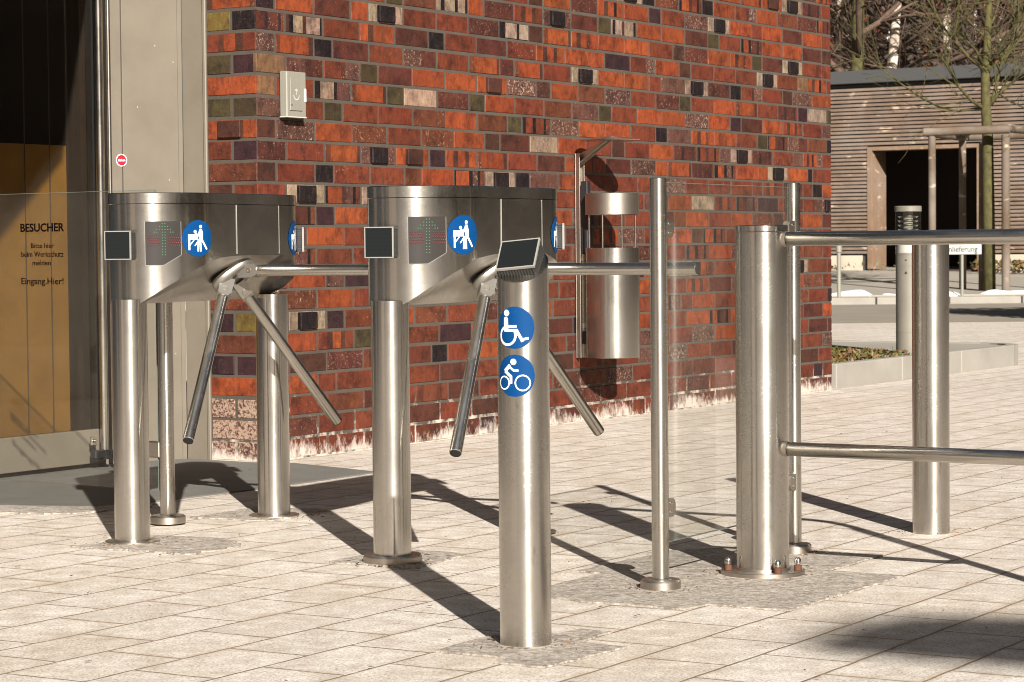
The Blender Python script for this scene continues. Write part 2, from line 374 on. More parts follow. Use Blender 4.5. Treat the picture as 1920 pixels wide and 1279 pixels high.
def wood(name, a=(.175, .115, .078), b=(.092, .064, .047), ax='X'):
    m = mat(name, a, .85); n = N(m)
    sc = (1.2, 1.2, 26) if ax == 'X' else (26, 26, 1.5)
    v = n.noise(n.coord('Object', sc), 3, 5, .65); w_ = n.noise(n.coord('Object'), 1.3, 4, .6); k = n.noise(n.coord('Object', (1, 1, 2.2)), 3.4, 2, .5)
    c = n.mix(n.rng(v, .3, .7, 0, 1), a, b); c = n.mix(n.rng(w_, .4, .7, 0, .5), c, (.26, .22, .19)); c = n.mix(n.rng(k, .64, .72, 0, .7), c, (.46, .36, .26))
    n.link(c, n.b.inputs['Base Color']); return m
M['slat'] = wood('weathered_larch_slats')
M['post_wood'] = wood('round_timber', (.10, .066, .038), (.06, .04, .024), 'Z')
M['frame_wood'] = wood('door_reveal_timber', (.18, .10, .05), (.12, .07, .035), 'Z')
def bark(name, a, b, sc=8):
    m = mat(name, a, .9); n = N(m); v = n.noise(n.coord('Object', (1, 1, .6)), sc, 5, .7); n.link(n.mix(n.rng(v, .35, .65, 0, 1), a, b), n.b.inputs['Base Color']); n.bump(v, .5, .01); return m
M['bark_green'] = bark('mossy_bark', (.08, .07, .014), (.035, .028, .01), 14)
M['bark_dark'] = bark('dark_bark', (.05, .035, .022), (.025, .018, .012))
M['bark_mid'] = bark('brown_bark', (.105, .06, .038), (.048, .03, .02))
M['bark_birch'] = bark('birch_bark', (.62, .53, .42), (.20, .16, .12), 3.2)
def leafmat(name, cols):
    m = mat(name, cols[0], .6); n = N(m); vc = n.new('ShaderNodeVertexColor', layer_name='Col'); n.link(vc.outputs[0], n.b.inputs['Base Color']); return m
M['leaf'] = leafmat('leaf_colours', [(.1, .1, .03)])
M['soil'] = concrete('dark_soil', (.055, .038, .025), 3, .8)
M['snow'] = mat('old_snow', (.82, .83, .86), .7); n = N(M['snow']); n.bump(n.noise(n.coord('Object'), 7, 5, .6), .6, .03)
M['house_brick'] = mat('far_red_brick', (.26, .07, .034), .85); n = N(M['house_brick'])
v = n.noise(n.coord('Object'), 1.2, 5, .6); n.link(n.mix(n.rng(v, .35, .65, 0, 1), (.28, .075, .036), (.17, .045, .025)), n.b.inputs['Base Color'])
M['white_paint'] = mat('white_window_paint', (.62, .61, .59), .5)
M['dark_glass'] = mat('dark_window_glass', (.02, .025, .03), .08)
M['fascia'] = mat('grey_metal_fascia', (.05, .05, .05), .6)
M['roof_tile'] = mat('dark_roof', (.06, .045, .04), .8)
M['office_render'] = concrete('brown_render', (.26, .21, .165), .3)
M['sign_white'] = mat('white_sign_enamel', (.40, .39, .36), .4)

# ------------------------------------------------------------------ frames of reference
TW = 1.01084070
C0 = Vector((-.97303654, 9.45298156, 0)); D1 = Vector((.5311486, .84727868, 0)); D2 = Vector((-.83863903, .54468759, 0)); Z = Vector((0, 0, 1))
NW = Vector((D1.y, -D1.x, 0))              # outward normal of the brick wall
NR = Vector((-D2.y, D2.x, 0)); NR = NR if NR.y < 0 else -NR
CH = .08333

def text_obj(name, body, size, matname, M4, parent=None, depth=.0006, offset=0.0, align='CENTER', xs=1.0):
    cu = bpy.data.curves.new(name + '_curve', 'FONT'); cu.body = body; cu.size = size; cu.extrude = depth; cu.offset = offset
    cu.align_x = align; cu.resolution_u = 3
    t = bpy.data.objects.new(name, cu); COL.objects.link(t)
    dg = bpy.context.evaluated_depsgraph_get(); me = bpy.data.meshes.new_from_object(t.evaluated_get(dg))
    bpy.data.objects.remove(t); bpy.data.curves.remove(cu)
    me.transform(M4 @ Matrix.Diagonal((xs, 1, 1, 1))); me.materials.clear(); me.materials.append(M[matname]); me.name = name
    o = bpy.data.objects.new(name, me); COL.objects.link(o)
    if parent: o.parent = parent
    return o
def frame4(o, x, y, z): return Matrix(((x[0], y[0], z[0], o[0]), (x[1], y[1], z[1], o[1]), (x[2], y[2], z[2], o[2]), (0, 0, 0, 1)))

# ================================================================== GROUND
g = MB(); R_ = 300
# flat plaza sheet, cut so that the far end can rise gently behind the kerb
xs_ = [-R_, -12, -4, -2, 0, 2, 4, 8, 20, R_]; rows = [(-R_, 0), (0, 0), (10, 0), (20, 0), (34.6, 0)]
def grid(mb, rows, xs_, dz=0):
    base = []
    for y, z in rows: base.append([mb.vert((x, y, z + dz)) for x in xs_])
    for j in range(len(rows) - 1):
        for i in range(len(xs_) - 1): mb.face((base[j][i], base[j][i + 1], base[j + 1][i + 1], base[j + 1][i]))
grid(g, rows, xs_)
tag(g.build('paved_plaza', M['paving']), kind='structure')
g = MB(); grid(g, [(34.25, .0), (34.3, .115), (36.2, .13), (39.5, .20), (45.0, .36), (60, .5), (300, .6)], [-R_, -20, 0, 8, 20, R_])
tag(g.build('far_forecourt', M['forecourt']), kind='structure')
g = MB(); g.obox((-60, 25.6, .0), (160, 0, 0), (0, 8.05, 0), (0, 0, .004)); tag(g.build('service_road', M['asphalt']), kind='structure')
g = MB()
x = -20
while x < 30: g.obox((x + .01, 33.65, -.05), (.98, 0, 0), (0, .6, 0), (0, 0, .15), .012); x += 1.0
tag(g.build('road_kerb', M['kerb']), kind='structure')
# threshold slab in front of the door
g = MB(); pts = [(-2.9, 8.37), (-1.72, 7.93), (-1.33, 7.87), (-1.18, 8.01), (-.86, 8.42), (-.5, 9.0), (-.84, 9.40), (-.99, 9.44), (-1.28, 9.64), (-1.63, 9.45), (-2.9, 9.45)]
g.poly([(a, b, .0) for a, b in pts], (0, 0, .005)); tag(g.build('threshold_slab', M['mat_slab']), kind='structure')
# rough cement patches where slabs were cut round the posts
def patch(name, pts, lift=.004, step=.03, jit=.012):
    out_ = []
    for i, a in enumerate(pts):
        b = pts[(i + 1) % len(pts)]; L = math.dist(a, b); k = max(1, int(L / step))
        for j in range(k):
            t = j / k; out_.append((a[0] + (b[0] - a[0]) * t + random.uniform(-jit, jit), a[1] + (b[1] - a[1]) * t + random.uniform(-jit, jit), .0005))
    m_ = MB(); m_.poly(out_, (0, 0, lift)); return tag(m_.build(name, M['patch']), kind='structure')
def gp_(u, v): 
    cs, sn = math.cos(PAVE_ROT), math.sin(PAVE_ROT); return (-.925 + cs * u + sn * v, 5.26 + sn * u - cs * v)
def uvp(x, y):
    cs, sn = math.cos(PAVE_ROT), math.sin(PAVE_ROT); dx, dy = x + .925, y - 5.26; return (dx * cs + dy * sn, dx * sn - dy * cs)
def slab_patch(x, y, cells, jit=.004):
    """union outline of slab-grid cells round a post; cells = corner list in slab units"""
    u, v = uvp(x, y); u0 = round(u / .15) * .15; v0 = math.floor(v / .20) * .20
    patch('cement_patch', [gp_(u0 + a * .15, v0 + b * .20) for a, b in cells], .004, .025, jit)
slab_patch(.023, 5.048, [(-1, 0), (1, 0), (1, .55), (1.6, .6), (1.55, 1), (.6, 1), (.5, 1.6), (-1.4, 1.5), (-1.4, .9), (-1, .9)])
slab_patch(.621, 6.099, [(-3.6, -1.4), (-1, -1.4), (-1, -1.8), (2.2, -1.7), (3.4, -1.0), (3.4, 1), (1, 1), (1, 2), (-3.4, 2), (-3.4, 1), (-4, .9), (-4, -.4)])
slab_patch(-.318, 6.404, [(-.9, -.2), (1.2, 0), (1.1, 1.1), (-1, 1.2)], .012)
slab_patch(-1.03, 6.87, [(-1.3, -.3), (.9, 0), (1, 1), (.2, 1.8), (-1.2, 1.7)], .012)
slab_patch(-.70, 7.55, [(-1.4, -.2), (1, -.2), (1.1, 1.1), (-1.2, 1.2)], .012)
patch('cement_strip', [(-2.6, 8.0), (-1.74, 7.72), (-1.38, 7.66), (-1.15, 7.86), (-1.19, 7.99), (-1.33, 7.86), (-1.72, 7.92), (-2.6, 8.22)], .004, .04, .014)

# ================================================================== BRICK BUILDING
bb = empty('brick_building', tuple(C0), 0, 'dark red clinker brick building with a sharp corner beside the turnstiles', 'building')
def loc(P): return Vector(P) - C0
COLS = {'r': ((.112, .024, .010), .12), 'o': ((.195, .040, .011), .03), 'm': ((.062, .0165, .010), .25), 'b': ((.048, .017, .010), .08), 'p': ((.026, .010, .012), .05),
        'k': ((.0055, .0035, .004), .03), 'g': ((.040, .030, .012), .0), 'v': ((.075, .031, .022), .45), 'c': ((.22, .155, .105), .3), 'd': ((.095, .026, .011), .25), 'y': ((.10, .065, .013), .0), 'n': ((.14, .075, .035), .0), 'w': ((.075, .028, .022), .97)}
def jit(c, a=.12):
    k = 1 + random.uniform(-a, a) * 1.4; return tuple(max(.003, x * k * (1 + random.uniform(-a, a) * .5)) for x in c)
def strips(code):
    """list of (t0, t1, colour letter) across the face"""
    w_ = lambda a, b: random.uniform(a, b)
    if code == 'C': a, b = w_(.06, .16), w_(.44, .6); return [(0, a, random.choice('cbv')), (a, a + w_(.05, .12), 'k'), (a + .12, b, 'c'), (b, b + .1, random.choice('kb')), (b + .1, w_(.86, .93), 'c'), (.93, 1, random.choice('bk'))] if random.random() < .7 else [(0, a, 'k'), (a, b, 'c'), (b, b + .09, 'k'), (b + .09, 1, random.choice('cv'))]
    if code == 'K': c_ = random.choice('ccvc'); return [(0, .24, c_), (.24, .76, 'k'), (.76, 1, c_)]
    if code == 'S':
        t = random.random() * .1
        h_ = random.choice('ordo'); return [(0, .16 + t, h_), (.16 + t, w_(.24, .32) + t, 'b'), (.32 + t, .56 + t, 'o'), (.56 + t, .62 + t + w_(0, .06), random.choice('bkd')), (.68 + t, 1, h_)]
    if code == 'T': a = w_(.04, .14); b = w_(.34, .5); return [(0, a, 'k'), (a, b, random.choice('oor')), (b, b + .12, random.choice('kb')), (b + .12, .78, random.choice('rmv')), (.78, .86, 'k'), (.86, 1, 'd')]
    if code == 'Q': return [(0, .27, 'o'), (.27, .80, 'b'), (.80, 1, 'o')]
    if code == 'M': return [(0, .3, 'm'), (.3, .42, 'p'), (.42, .8, 'm'), (.8, .9, 'p'), (.9, 1, 'd')]
    if code == 'V': return [(0, .55, 'v'), (.55, 1, 'm')]
    if code == 'R': return [(0, .5, 'r'), (.5, .62, 'm'), (.62, 1, 'v')]
    if code == 'O': return [(0, .12, 'd'), (.12, .9, 'o'), (.9, 1, 'b')]
    return [(0, 1, code)]
ROWS = {  # n : bond and colours as read course by course (h = header, t = three-quarter, q = closer)
 23: "hr S o r hg m o C r hb o m S o hp r v K o hr o m o", 22: "tm o r to hg d C ho m S Kk m hg C o o m hg r T o o m hb",
 21: "hp o m ho K r r m C hb O S o o r hb m o S hg m K r hr", 20: "tM C r S m hk r m r S o ho p R o hb r r d K r hn S r qg",
 19: "hv O hk m r V r O hm O r K o o hr v K m hk R r hb v o ho hk", 18: "tn V R hg m o o Q v hb o d v r m hg r o O r M hp c qg",
 17: "hn r C O hg c m hg o r d v hg r o o v o hp m o S r hv", 16: "tv r hg r r d o d hg T v o o r hk v S o r hg T V d qk",
 15: "hb v o d r d o hb m c o r hb r o M T hv K M r hv tS qv", 14: "tm r O K Q hp S O r m o hr m v ho O M T o ho K o qk",
 13: "hb r hk r r hd o T K hk v O r r hr hk v r r r hr S M hr hk o", 12: "tr K T c r S o v m r hk r r v o c S T p qr m R K hr qd",
 11: "hd T hp o r v S hk r d o K r r m hd o r o d hb r o m hk", 10: "tr hv o r Q r hk o o hr r m S v r o hb T r r hr o v qd",
 9: "ho T d hr v o r o hg r r d S m ho r T o v ho r o d r hm", 8: "to o hv p v r hb o T v r hr r m o c S r hb r o K d r qr",
 7: "hS d o r v hk m o T r r hb o o r hr S m v r o ho d r ho", 6: "tV K hp r o d r m hk o r S v r T hr o r m o hb d r p qo",
 5: "ho o S hg r r p o r hd m T r o r hr o T S o hv r m o hb", 4: "tb b m S r hk r o d r m ho o v hb r v o d hr r r m m qr",
 3: "hd o hr r d r m r ho r b r hd r V v r r hb m r T r v ho", 2: "tr r d hm r d m r hb r m d v r r hd m r r m v b r r qm",
 1: "hk m r r hp m r b r hm r m r r d hr m r r v m r hp r r", 0: "td r r hd r d m hp r r m d r hr r m r d r hr r d m m qr"}
def parse(n):
    if n in ROWS: toks = ROWS[n].split()
    else:
        toks = [('h' if n % 2 else 't') + random.choice('rmob')]
        tot = .5 if n % 2 else .75
        while tot < 20.4:
            if random.random() < .18: toks.append('h' + random.choice('gkbpr')); tot += .5
            else: toks.append(random.choices('rromvdSTMCKRQO', k=1)[0]); tot += 1
    res = []; s = 0
    for t in toks:
        wd = 1.0
        if len(t) > 1 and t[0] in 'htq': wd = {'h': .5, 't': .75, 'q': .25}[t[0]]; t = t[1:]
        if s >= 21: break
        if s + wd > 21: wd = 21 - s
        if wd < .2: break
        res.append((s, s + wd, t[0])); s += wd
    while s < 20.9:
        wd = min(1, 21 - s); res.append((s, s + wd, 'r')); s += wd
    return res
def add_brick(mb, O, D, Nn, s0, s1, z0, z1, code, dep=0.0):
    """O origin, D along, Nn outward; face stands .006 proud of the mortar"""
    j = lambda a: random.uniform(-a, a)
    s0 += j(.0016); s1 += j(.0016); z0 += j(.0014); z1 += j(.0014); pr = .0024 + j(.0013) + dep; b = .0022
    P = lambda s, z, d: O + D * s + Z * z + Nn * d
    sl = strips(code); sl = [(a_, (sl[i_ + 1][0] if i_ + 1 < len(sl) else 1), c__) for i_, (a_, b_, c__) in enumerate(sl)]; body = COLS.get(sl[0][2], COLS['r']); bc = jit(body[0]) + (1 - body[1],)
    tilt = 0
    # sides
    o_ = [(s0, z0), (s1, z0), (s1, z1), (s0, z1)]; i_ = [(s0 + b, z0 + b), (s1 - b, z0 + b), (s1 - b, z1 - b), (s0 + b, z1 - b)]
    for k in range(4):
        a, c = o_[k], o_[(k + 1) % 4]; a2, c2 = i_[k], i_[(k + 1) % 4]
        mb.quad(P(*a, -.012), P(*c, -.012), P(*c, pr - b), P(*a, pr - b), bc)
        mb.quad(P(*a, pr - b), P(*c, pr - b), P(*c2, pr), P(*a2, pr), bc)
    A, B_ = s0 + b, s1 - b; sk = j(.006)
    alpha = 1 - min(1, max(0, body[1] + j(.2)))
    for t0, t1, cl in sl:
        a0 = A + (B_ - A) * t0 + (sk if t0 > 0 else 0); a1 = A + (B_ - A) * t1 + (sk if t1 < 1 else 0)
        cc, sp = COLS[cl]; al = alpha if len(sl) == 1 else 1 - min(1, max(0, sp + j(.15)))
        a0b = a0 + (j(.004) if t0 > 0 else 0); 
        mb.quad(P(a0, z0 + b, pr), P(a1, z0 + b, pr), P(a1, z1 - b, pr), P(a0, z1 - b, pr), jit(cc) + (al,))
    if code in 'KQ':
        a0 = A + (B_ - A) * (.26 if code == 'K' else .3); a1 = A + (B_ - A) * (.74 if code == 'K' else .78)
        mb.obox(P(a0, z0 + .003, pr - .002), D * (a1 - a0), Z * (z1 - z0 - .006), Nn * .013, .003, jit(COLS['k' if code == 'K' else 'b'][0]) + (.95,))
br = MB(); NROW = 31; WL = 21 * .25 - .01
for nrow in range(NROW):
    z0 = nrow * CH + .006; z1 = (nrow + 1) * CH - .006
    for s0, s1, code in parse(nrow):
        add_brick(br, Vector((0, 0, 0)), D1, NW, s0 * .25 + (.0 if s0 > 0 else 0), s1 * .25 - .0105 if s1 < 20.99 else WL, z0, z1, code)
    # short return towards the door
    ret = {21: 'O', 20: 'yk', 19: 'S', 18: 'gp', 17: 'o', 16: 'gg', 15: 'Q', 14: 'rp', 13: 'd', 12: 'br', 11: 'rr', 10: 'hm', 9: 'o', 8: 'oo', 7: 'r', 6: 'py', 5: 'd', 4: 'pp', 3: 'o', 2: 'ww', 1: 'w', 0: 'ww'}.get(nrow, random.choice(['o', 'rg', 'S', 'pb']))
    ret = ret.replace('h', 'r')
    if nrow % 2 == 1 or len(ret) == 1: add_brick(br, Vector((0, 0, 0)), D2, NR, 0.0, .24, z0, z1, ret[0])
    else:
        add_brick(br, Vector((0, 0, 0)), D2, NR, .0, .113, z0, z1, ret[-1]); add_brick(br, Vector((0, 0, 0)), D2, NR, .125, .24, z0, z1, ret[0])
br.build('brickwork', M['brick'], bb)
m_ = MB()
# wall core / mortar: outer faces of the two leaves
TOPZ = NROW * CH + .004
core = [Vector((0, 0, -.02)), D1 * (WL - .004), D1 * (WL - .004) - NW * 4.0, D2 * .245 - NR * 4.0 - NW * .6, D2 * .245]
core = [Vector((c.x, c.y, -.02)) - NW * .0 for c in core]
m_.poly([tuple(c) for c in core], (0, 0, TOPZ + .02)); m_.build('mortar_core', M['mortar'], bb)
cp = MB(); cp.poly([(c.x * 1.0, c.y, TOPZ + .002) for c in core], (0, 0, .06)); cp.build('wall_coping', M['fascia'], bb)

# ================================================================== ENTRANCE: coated metal pier, door, added shade plate
A1 = C0 + D2 * .248; A2 = C0 + D2 * .37 ; A3 = Vector((-1.60, 9.40, 0))
ent = empty('entrance_pier', tuple(A2), 0, 'tall grey-beige coated metal pier between the glass door and the brick corner', 'metal pier')
def panel(mb, a, b, z0, z1, th, bev=.002):
    a, b = Vector(a), Vector(b); d = (b - a); nn = Vector((d.y, -d.x, 0)).normalized()
    if nn.y > 0: nn = -nn
    mb.obox(a + Z * z0, d, Z * (z1 - z0), -nn * th, bev); return nn
L2 = lambda P: Vector(P) - A2
mb = MB(); panel(mb, L2(A1), L2(A2), .0, 3.2, .3); mb.build('corner_panel', M['beige'], ent)
dA = (A3 - A2); 
mb = MB(); mb.obox(L2(A1) + NR * .010 - D2 * .004, D2 * .016, Z * 3.2, -NR * .05, .003); mb.build('edge_profile', M['beige'], ent)
q1 = A2 + dA * .66; q2 = A2 + dA * .672
mb = MB(); panel(mb, L2(A2), L2(q1), .0, 3.2, .05); mb.build('wide_panel', M['beige'], ent)
mb = MB(); panel(mb, L2(q2), L2(A3), .0, 3.2, .05); mb.build('narrow_panel', M['beige'], ent)
nnA = Vector((dA.y, -dA.x, 0)).normalized(); nnA = nnA if nnA.y < 0 else -nnA
mb = MB(); mb.obox(L2(q1) - nnA * .012, dA.normalized() * .01, Z * 3.2, -nnA * .03); mb.build('joint_seal', M['black'], ent)
mb = MB(); mb.obox(L2(A2 + dA * .04) + nnA * .0, dA.normalized() * .006, Z * 3.2, nnA * .003); mb.build('cover_strip', M['beige'], ent)
for zz, tt in ((1.62, .3), (1.38, .5), (1.56, .1), (.42, .12), (1.1, .16)): mb = MB(); mb.lathe(L2(A2 + dA * tt) + Z * zz, nnA, [(0, .0024), (.0012, .0024), (.0018, .001)], 8); mb.build('screw', M['boxlight'], ent)
# red round sticker on the narrow panel
def px3(x, y, Yd):
    """helper used once to read positions: point seen at photo pixel x,y at depth Yd"""
    f = 4601.39678; d = fw + rt2 * ((x - 960) / f) - up2 * ((y - 639.5) / f); return Vector((0, 0, H)) + d * (Yd / d.y)
def pxplane(x, y, P, nn):
    f = 4601.39678; d = fw + rt2 * ((x - 960) / f) - up2 * ((y - 639.5) / f); o = Vector((0, 0, H)); t = (Vector(P) - o).dot(nn) / d.dot(nn); return o + d * t
sp = pxplane(227.5, 300.5, q2, nnA) + nnA * .001
st = empty('round_sticker', tuple(sp), 0, 'small red round sticker with a white rim on the grey metal pier', 'sticker')
ex = -dA.normalized()
mb = MB(); mb.lathe((0, 0, 0), nnA, [(0, .024), (.0008, .024)], 40); mb.build('white_rim', M['white'], st)
mb = MB(); mb.lathe(nnA * .0008, nnA, [(0, .0205), (.0006, .0205)], 40); mb.build('red_disc', M['red'], st)
text_obj('lettering', 'ziehen', .0135, 'white', frame4(nnA * .0015 - Z * .004, ex, Z, nnA), st, .0003, .0003, xs=.9)

# door
DR = Vector((-1.575, 9.33, 0)); DN = NW; DD = -D1   # door leaf runs towards the camera
door = empty('glass_door', tuple(DR), 0, 'tall framed glass door with a broad grey bottom rail at the left', 'door')
def dbox(name, s0, s1, z0, z1, t0, t1, m, bev=.002, par=door, label=None):
    mb = MB(); mb.obox(DD * s0 + Z * z0 + DN * t0, DD * (s1 - s0), Z * (z1 - z0), DN * (t1 - t0), bev); return mb.build(name, M[m], par, label)
dbox('bottom_rail', .0, 1.05, .022, .15, -.025, .025, 'beige')
dbox('hinge_stile', -.004, .018, .151, 3.0, -.02, .02, 'black')
dbox('lock_stile', 1.03, 1.05, .151, 2.98, -.02, .02, 'black')
dbox('top_rail', .02, 1.03, 2.9, 2.98, -.02, .02, 'beige')
dbox('pane', .019, 1.029, .151, 2.899, -.005, .005, 'glass_dirty', 0)
mb = MB(); hp = pxplane(191, 500, (-1.56, 9.25, 0), Vector((0, 1, 0))) - DR; hp.z = 0
mb.tube(hp + Z * .075, hp + Z * 3.0, .0165, seg=28); pole = mb.build('pivot_tube', M['chrome'], door)
mb = MB(); mb.tube(hp + Z * .04, hp + Z * .074, .022, .026, seg=24); mb.obox(hp + DD * .0 + Z * .046 - DN * .012, DD * .07, Z * .03, DN * .03, .003); mb.build('pivot_bracket', M['black'], pole)
mb = MB(); mb.box(hp + DD * .062 + DN * .0 + Z * .112, (.03, .012, .034), .003, math.atan2(DD.y, DD.x)); mb.tube(hp + DD * .062 + DN * .008 + Z * .112, hp + DD * .062 + DN * .016 + Z * .112, .006, seg=12); mb.build('bracket_plate', M['chrome'], pole)
mb = MB(); mb.tube(hp + Vector((.036, -.0, .03)), hp + Vector((.036, 0, 3.0)), .0085, seg=18); mb.build('guide_tube', M['steel_arm'], door)
# porch behind the glass
por = empty('entrance_lobby', tuple(DR - DN * .15), 0, 'dark lobby behind the glass door with an ochre board standing close to the pane', 'lobby')
def pbox(name, s0, s1, z0, z1, t0, t1, m):
    mb = MB(); mb.obox(DD * s0 + Z * z0 + DN * t0, DD * (s1 - s0), Z * (z1 - z0), DN * (t1 - t0)); return mb.build(name, M[m], por)
pbox('ochre_board', .062, 1.3, .02, 1.225, .03, .06, 'ochre')
pbox('rear_wall', -.2, 2.2, .0, 3.1, -1.2, -1.15, 'interior')
pbox('lobby_floor', -.02, 2.2, .0, .012, -1.14, .02, 'interior')
pbox('side_wall', -.07, -.02, .0, 3.1, -1.14, .06, 'interior')
pbox('lobby_ceiling', -.2, 2.2, 3.11, 3.16, -1.2, .1, 'interior')
mb = MB()
for k, s in enumerate((.165, .30, .55)): mb.tube(DD * s + Z * .02 + DN * .072, DD * s + Z * 3.1 + DN * .072, .0022, seg=8)
mb.build('reflection_line', M['beige'], por)  # thin rods standing in for vertical line reflections in the glass
# unseen plate added over the door to throw slanting shade on the board
can = MB(); can.poly([(-1.215, 6.07, 2.32), (-1.165, 7.05, 2.32), (-1.36, 8.35, 2.32), (-2.1, 8.6, 2.32), (-2.6, 6.0, 2.32), (-1.6, 5.0, 2.32)], (0, 0, .07))
cn = can.build('door_shade_plate', M['fascia']); tag(cn, 'added unseen thin grey plate above the glass door, shaped to shade the board', 'shade caster')

# glass guard in front of the door -----------------------------------
gp = Vector((-1.04, 7.359, 0)); gd = Vector((-.80, .60, 0)).normalized(); gn = Vector((gd.y, -gd.x, 0)); gn = gn if gn.y < 0 else -gn
gg = empty('glass_guard', tuple(gp), 0, 'low glass guard panel with black visitor lettering on a slim steel post', 'glass barrier')
mb = MB(); mb.tube((0, 0, .02), (0, 0, .975), .0225, seg=32, bev=.002); mb.build('post', M['steel_old'], gg)
mb = MB(); mb.lathe((0, 0, .005), Z, [(0, .053), (.019, .053), (.024, .048), (.024, .02)], 40, False); mb.build('flange', M['steel_dull'], gg)
g0 = gd * .035
mb = MB(); mb.obox(g0 + Z * .1 - gn * .004, gd * 1.6, Z * .905, gn * .008); pane = mb.build('pane', M['glass'], gg)
mb = MB(); mb.obox(g0 - gd * .0015 + Z * .1 - gn * .004, gd * .0012, Z * .905, gn * .008); mb.build('pane_edge', M['glass_edge'], pane)
mb = MB(); mb.obox(g0 + Z * 1.0055 - gn * .004, gd * 1.6, Z * .0012, gn * .008); mb.build('pane_edge', M['glass_edge'], pane)
for zz in (.2, .85):
    mb = MB(); mb.obox(gd * .018 + Z * zz - gn * .014, gd * .05, Z * .05, gn * .028, .004); mb.build('clamp', M['steel_dull'], gg)
pn = gn
def ptext(body, cx, ytop, ybot, x0, x1, caps_h=.72, off=.0):
    P = pxplane((x0 + x1) / 2, ybot, gp + gn * .0048, gn) - gp; T = pxplane((x0 + x1) / 2, ytop, gp + gn * .0048, gn) - gp
    A = pxplane(x0, ybot, gp + gn * .0048, gn); B = pxplane(x1, ybot, gp + gn * .0048, gn)
    hgt = (T - P).z; size = hgt / caps_h
    o = text_obj('lettering', body, size, 'letter', Matrix.Identity(4), pane, .0003, off)
    xsv = [v.co.x for v in o.data.vertices]; wdt = max(xsv) - min(xsv); cxm = (max(xsv) + min(xsv)) / 2
    sx = (B - A).length / wdt
    o.data.transform(frame4(P, -gd, Z, gn) @ Matrix.Diagonal((sx, 1, 1, 1)) @ Matrix.Translation((-cxm, 0, 0)))
    return o
ptext('BESUCHER', 79, 419, 434, 38, 120, .70, .0009)
ptext('Bitte hier', 79, 456, 465, 58, 101, .70, .0002)
ptext('beim Werkschutz', 79, 471.5, 481.5, 40, 119, .70, .0002)
ptext('melden', 78, 488, 497.5, 61, 95, .70, .0002)
ptext('Eingang.Hier!', 79, 521, 533, 40, 119, .70, .0003)

# ================================================================== INTERCOM BOX ON WALL
def wp(s, z, d=0): return C0 + D1 * s + Z * z + NW * d
ib = empty('wall_box', tuple(wp(.197, 1.43, .008)), 0, 'small light grey control box fixed to the brick wall beside the corner', 'wall box')
bx = MB(); bx.obox(D1 * -.062 - Z * .092, D1 * .125, Z * .178, NW * .036, .004); bx.build('housing', M['boxgrey'], ib)
bx = MB(); bx.obox(D1 * -.045 - Z * .066 + NW * .0362, D1 * .078, Z * .128, NW * .004, .0015); bx.build('door_flap', M['boxgrey'], ib)
bx = MB(); bx.obox(D1 * .050 - Z * .03 + NW * .0362, D1 * .010, Z * .052, NW * .003, .001); bx.build('indicator_strip', M['white'], ib)
bx = MB(); bx.obox(D1 * -.062 - Z * .0925 + NW * .0005, D1 * .1255, Z * .004, NW * .037); bx.build('base_lip', M['boxlight'], ib)
bx = MB(); bx.lathe(D1 * -.036 - Z * .045 + NW * .0402, NW, [(0, .003), (.0012, .003)], 12); bx.build('key_hole', M['black'], ib)
bx = MB()
for k in range(15):
    a0, a1 = rad(190 + k * 160 / 15), rad(190 + (k + 1) * 160 / 15); cc = D1 * -.006 + Z * -.002 + NW * .0404
    for (ra, rb) in ((.0165, .0205),):
        bx.quad(*[cc + D1 * (r * math.cos(a)) + Z * (r * 1.15 * math.sin(a)) for r, a in ((ra, a0), (rb, a0), (rb, a1), (ra, a1))])
for sgn in (-1, 1): bx.quad(*[D1 * (-.006 + sgn * x_) + Z * z_ + NW * .0404 for x_, z_ in ((.0, .020), (.011, .013), (.009, .010), (0, .016))])
bx.quad(*[D1 * (-.006 + x_) + Z * z_ + NW * .0404 for x_, z_ in ((-.0015, -.004), (.0015, -.004), (.0015, .016), (-.0015, .016))])
bx.build('emblem', M['boxlight'], ib)

# ================================================================== TURNSTILES
SEG = [(.1, 17), (.27, 30), (.13, 67.6), (.035, 65.4)]
def outline(w=.168, f=.205):
    pts = [(0., w, 0.)]
    for i in range(1, 9): pts.append((-f * i / 8, w, 0.))
    al = 0; x, y = -f, w
    for R, da in SEG:
        k = max(3, int(abs(da) / 3.5) + 1); cx, cy = x + R * math.sin(rad(al)), y - R * math.cos(rad(al))
        for i in range(1, k + 1):
            t = rad(al + da * i / k); pts.append((cx - R * math.sin(t), cy + R * math.cos(t), math.degrees(t)))
        al += da; x, y = pts[-1][:2]
    return pts
HALF = outline()
# arclength parameterisation: s>0 towards the nose, s<0 towards the tail
SN = [0.0]
for i in range(1, len(HALF)): SN.append(SN[-1] + math.dist(HALF[i][:2], HALF[i - 1][:2]))
SMAX = SN[-1]
def on(s, d=0.0):
    """local x=u, y=-v point on the skin at arclength s, offset d outward"""
    sg = 1 if s >= 0 else -1; a = min(abs(s), SMAX)
    i = 1
    while i < len(SN) - 1 and SN[i] < a: i += 1
    t = (a - SN[i - 1]) / (SN[i] - SN[i - 1]); p0, p1 = HALF[i - 1], HALF[i]
    u, v, al = [p0[k] + (p1[k] - p0[k]) * t for k in range(3)]
    u += -math.sin(rad(al)) * d; v += math.cos(rad(al)) * d
    return (u * sg, -v) 
ZB, ZL, ZT = .675, .954, .986
SS = sorted(set([-x for x in SN] + SN))
def lerp_tab(x, tab):
    if x <= tab[0][0]: return tab[0][1]
    for (a, b), (c, d) in zip(tab, tab[1:]):
        if x <= c: return b + (d - b) * (x - a) / (c - a)
    return tab[-1][1]
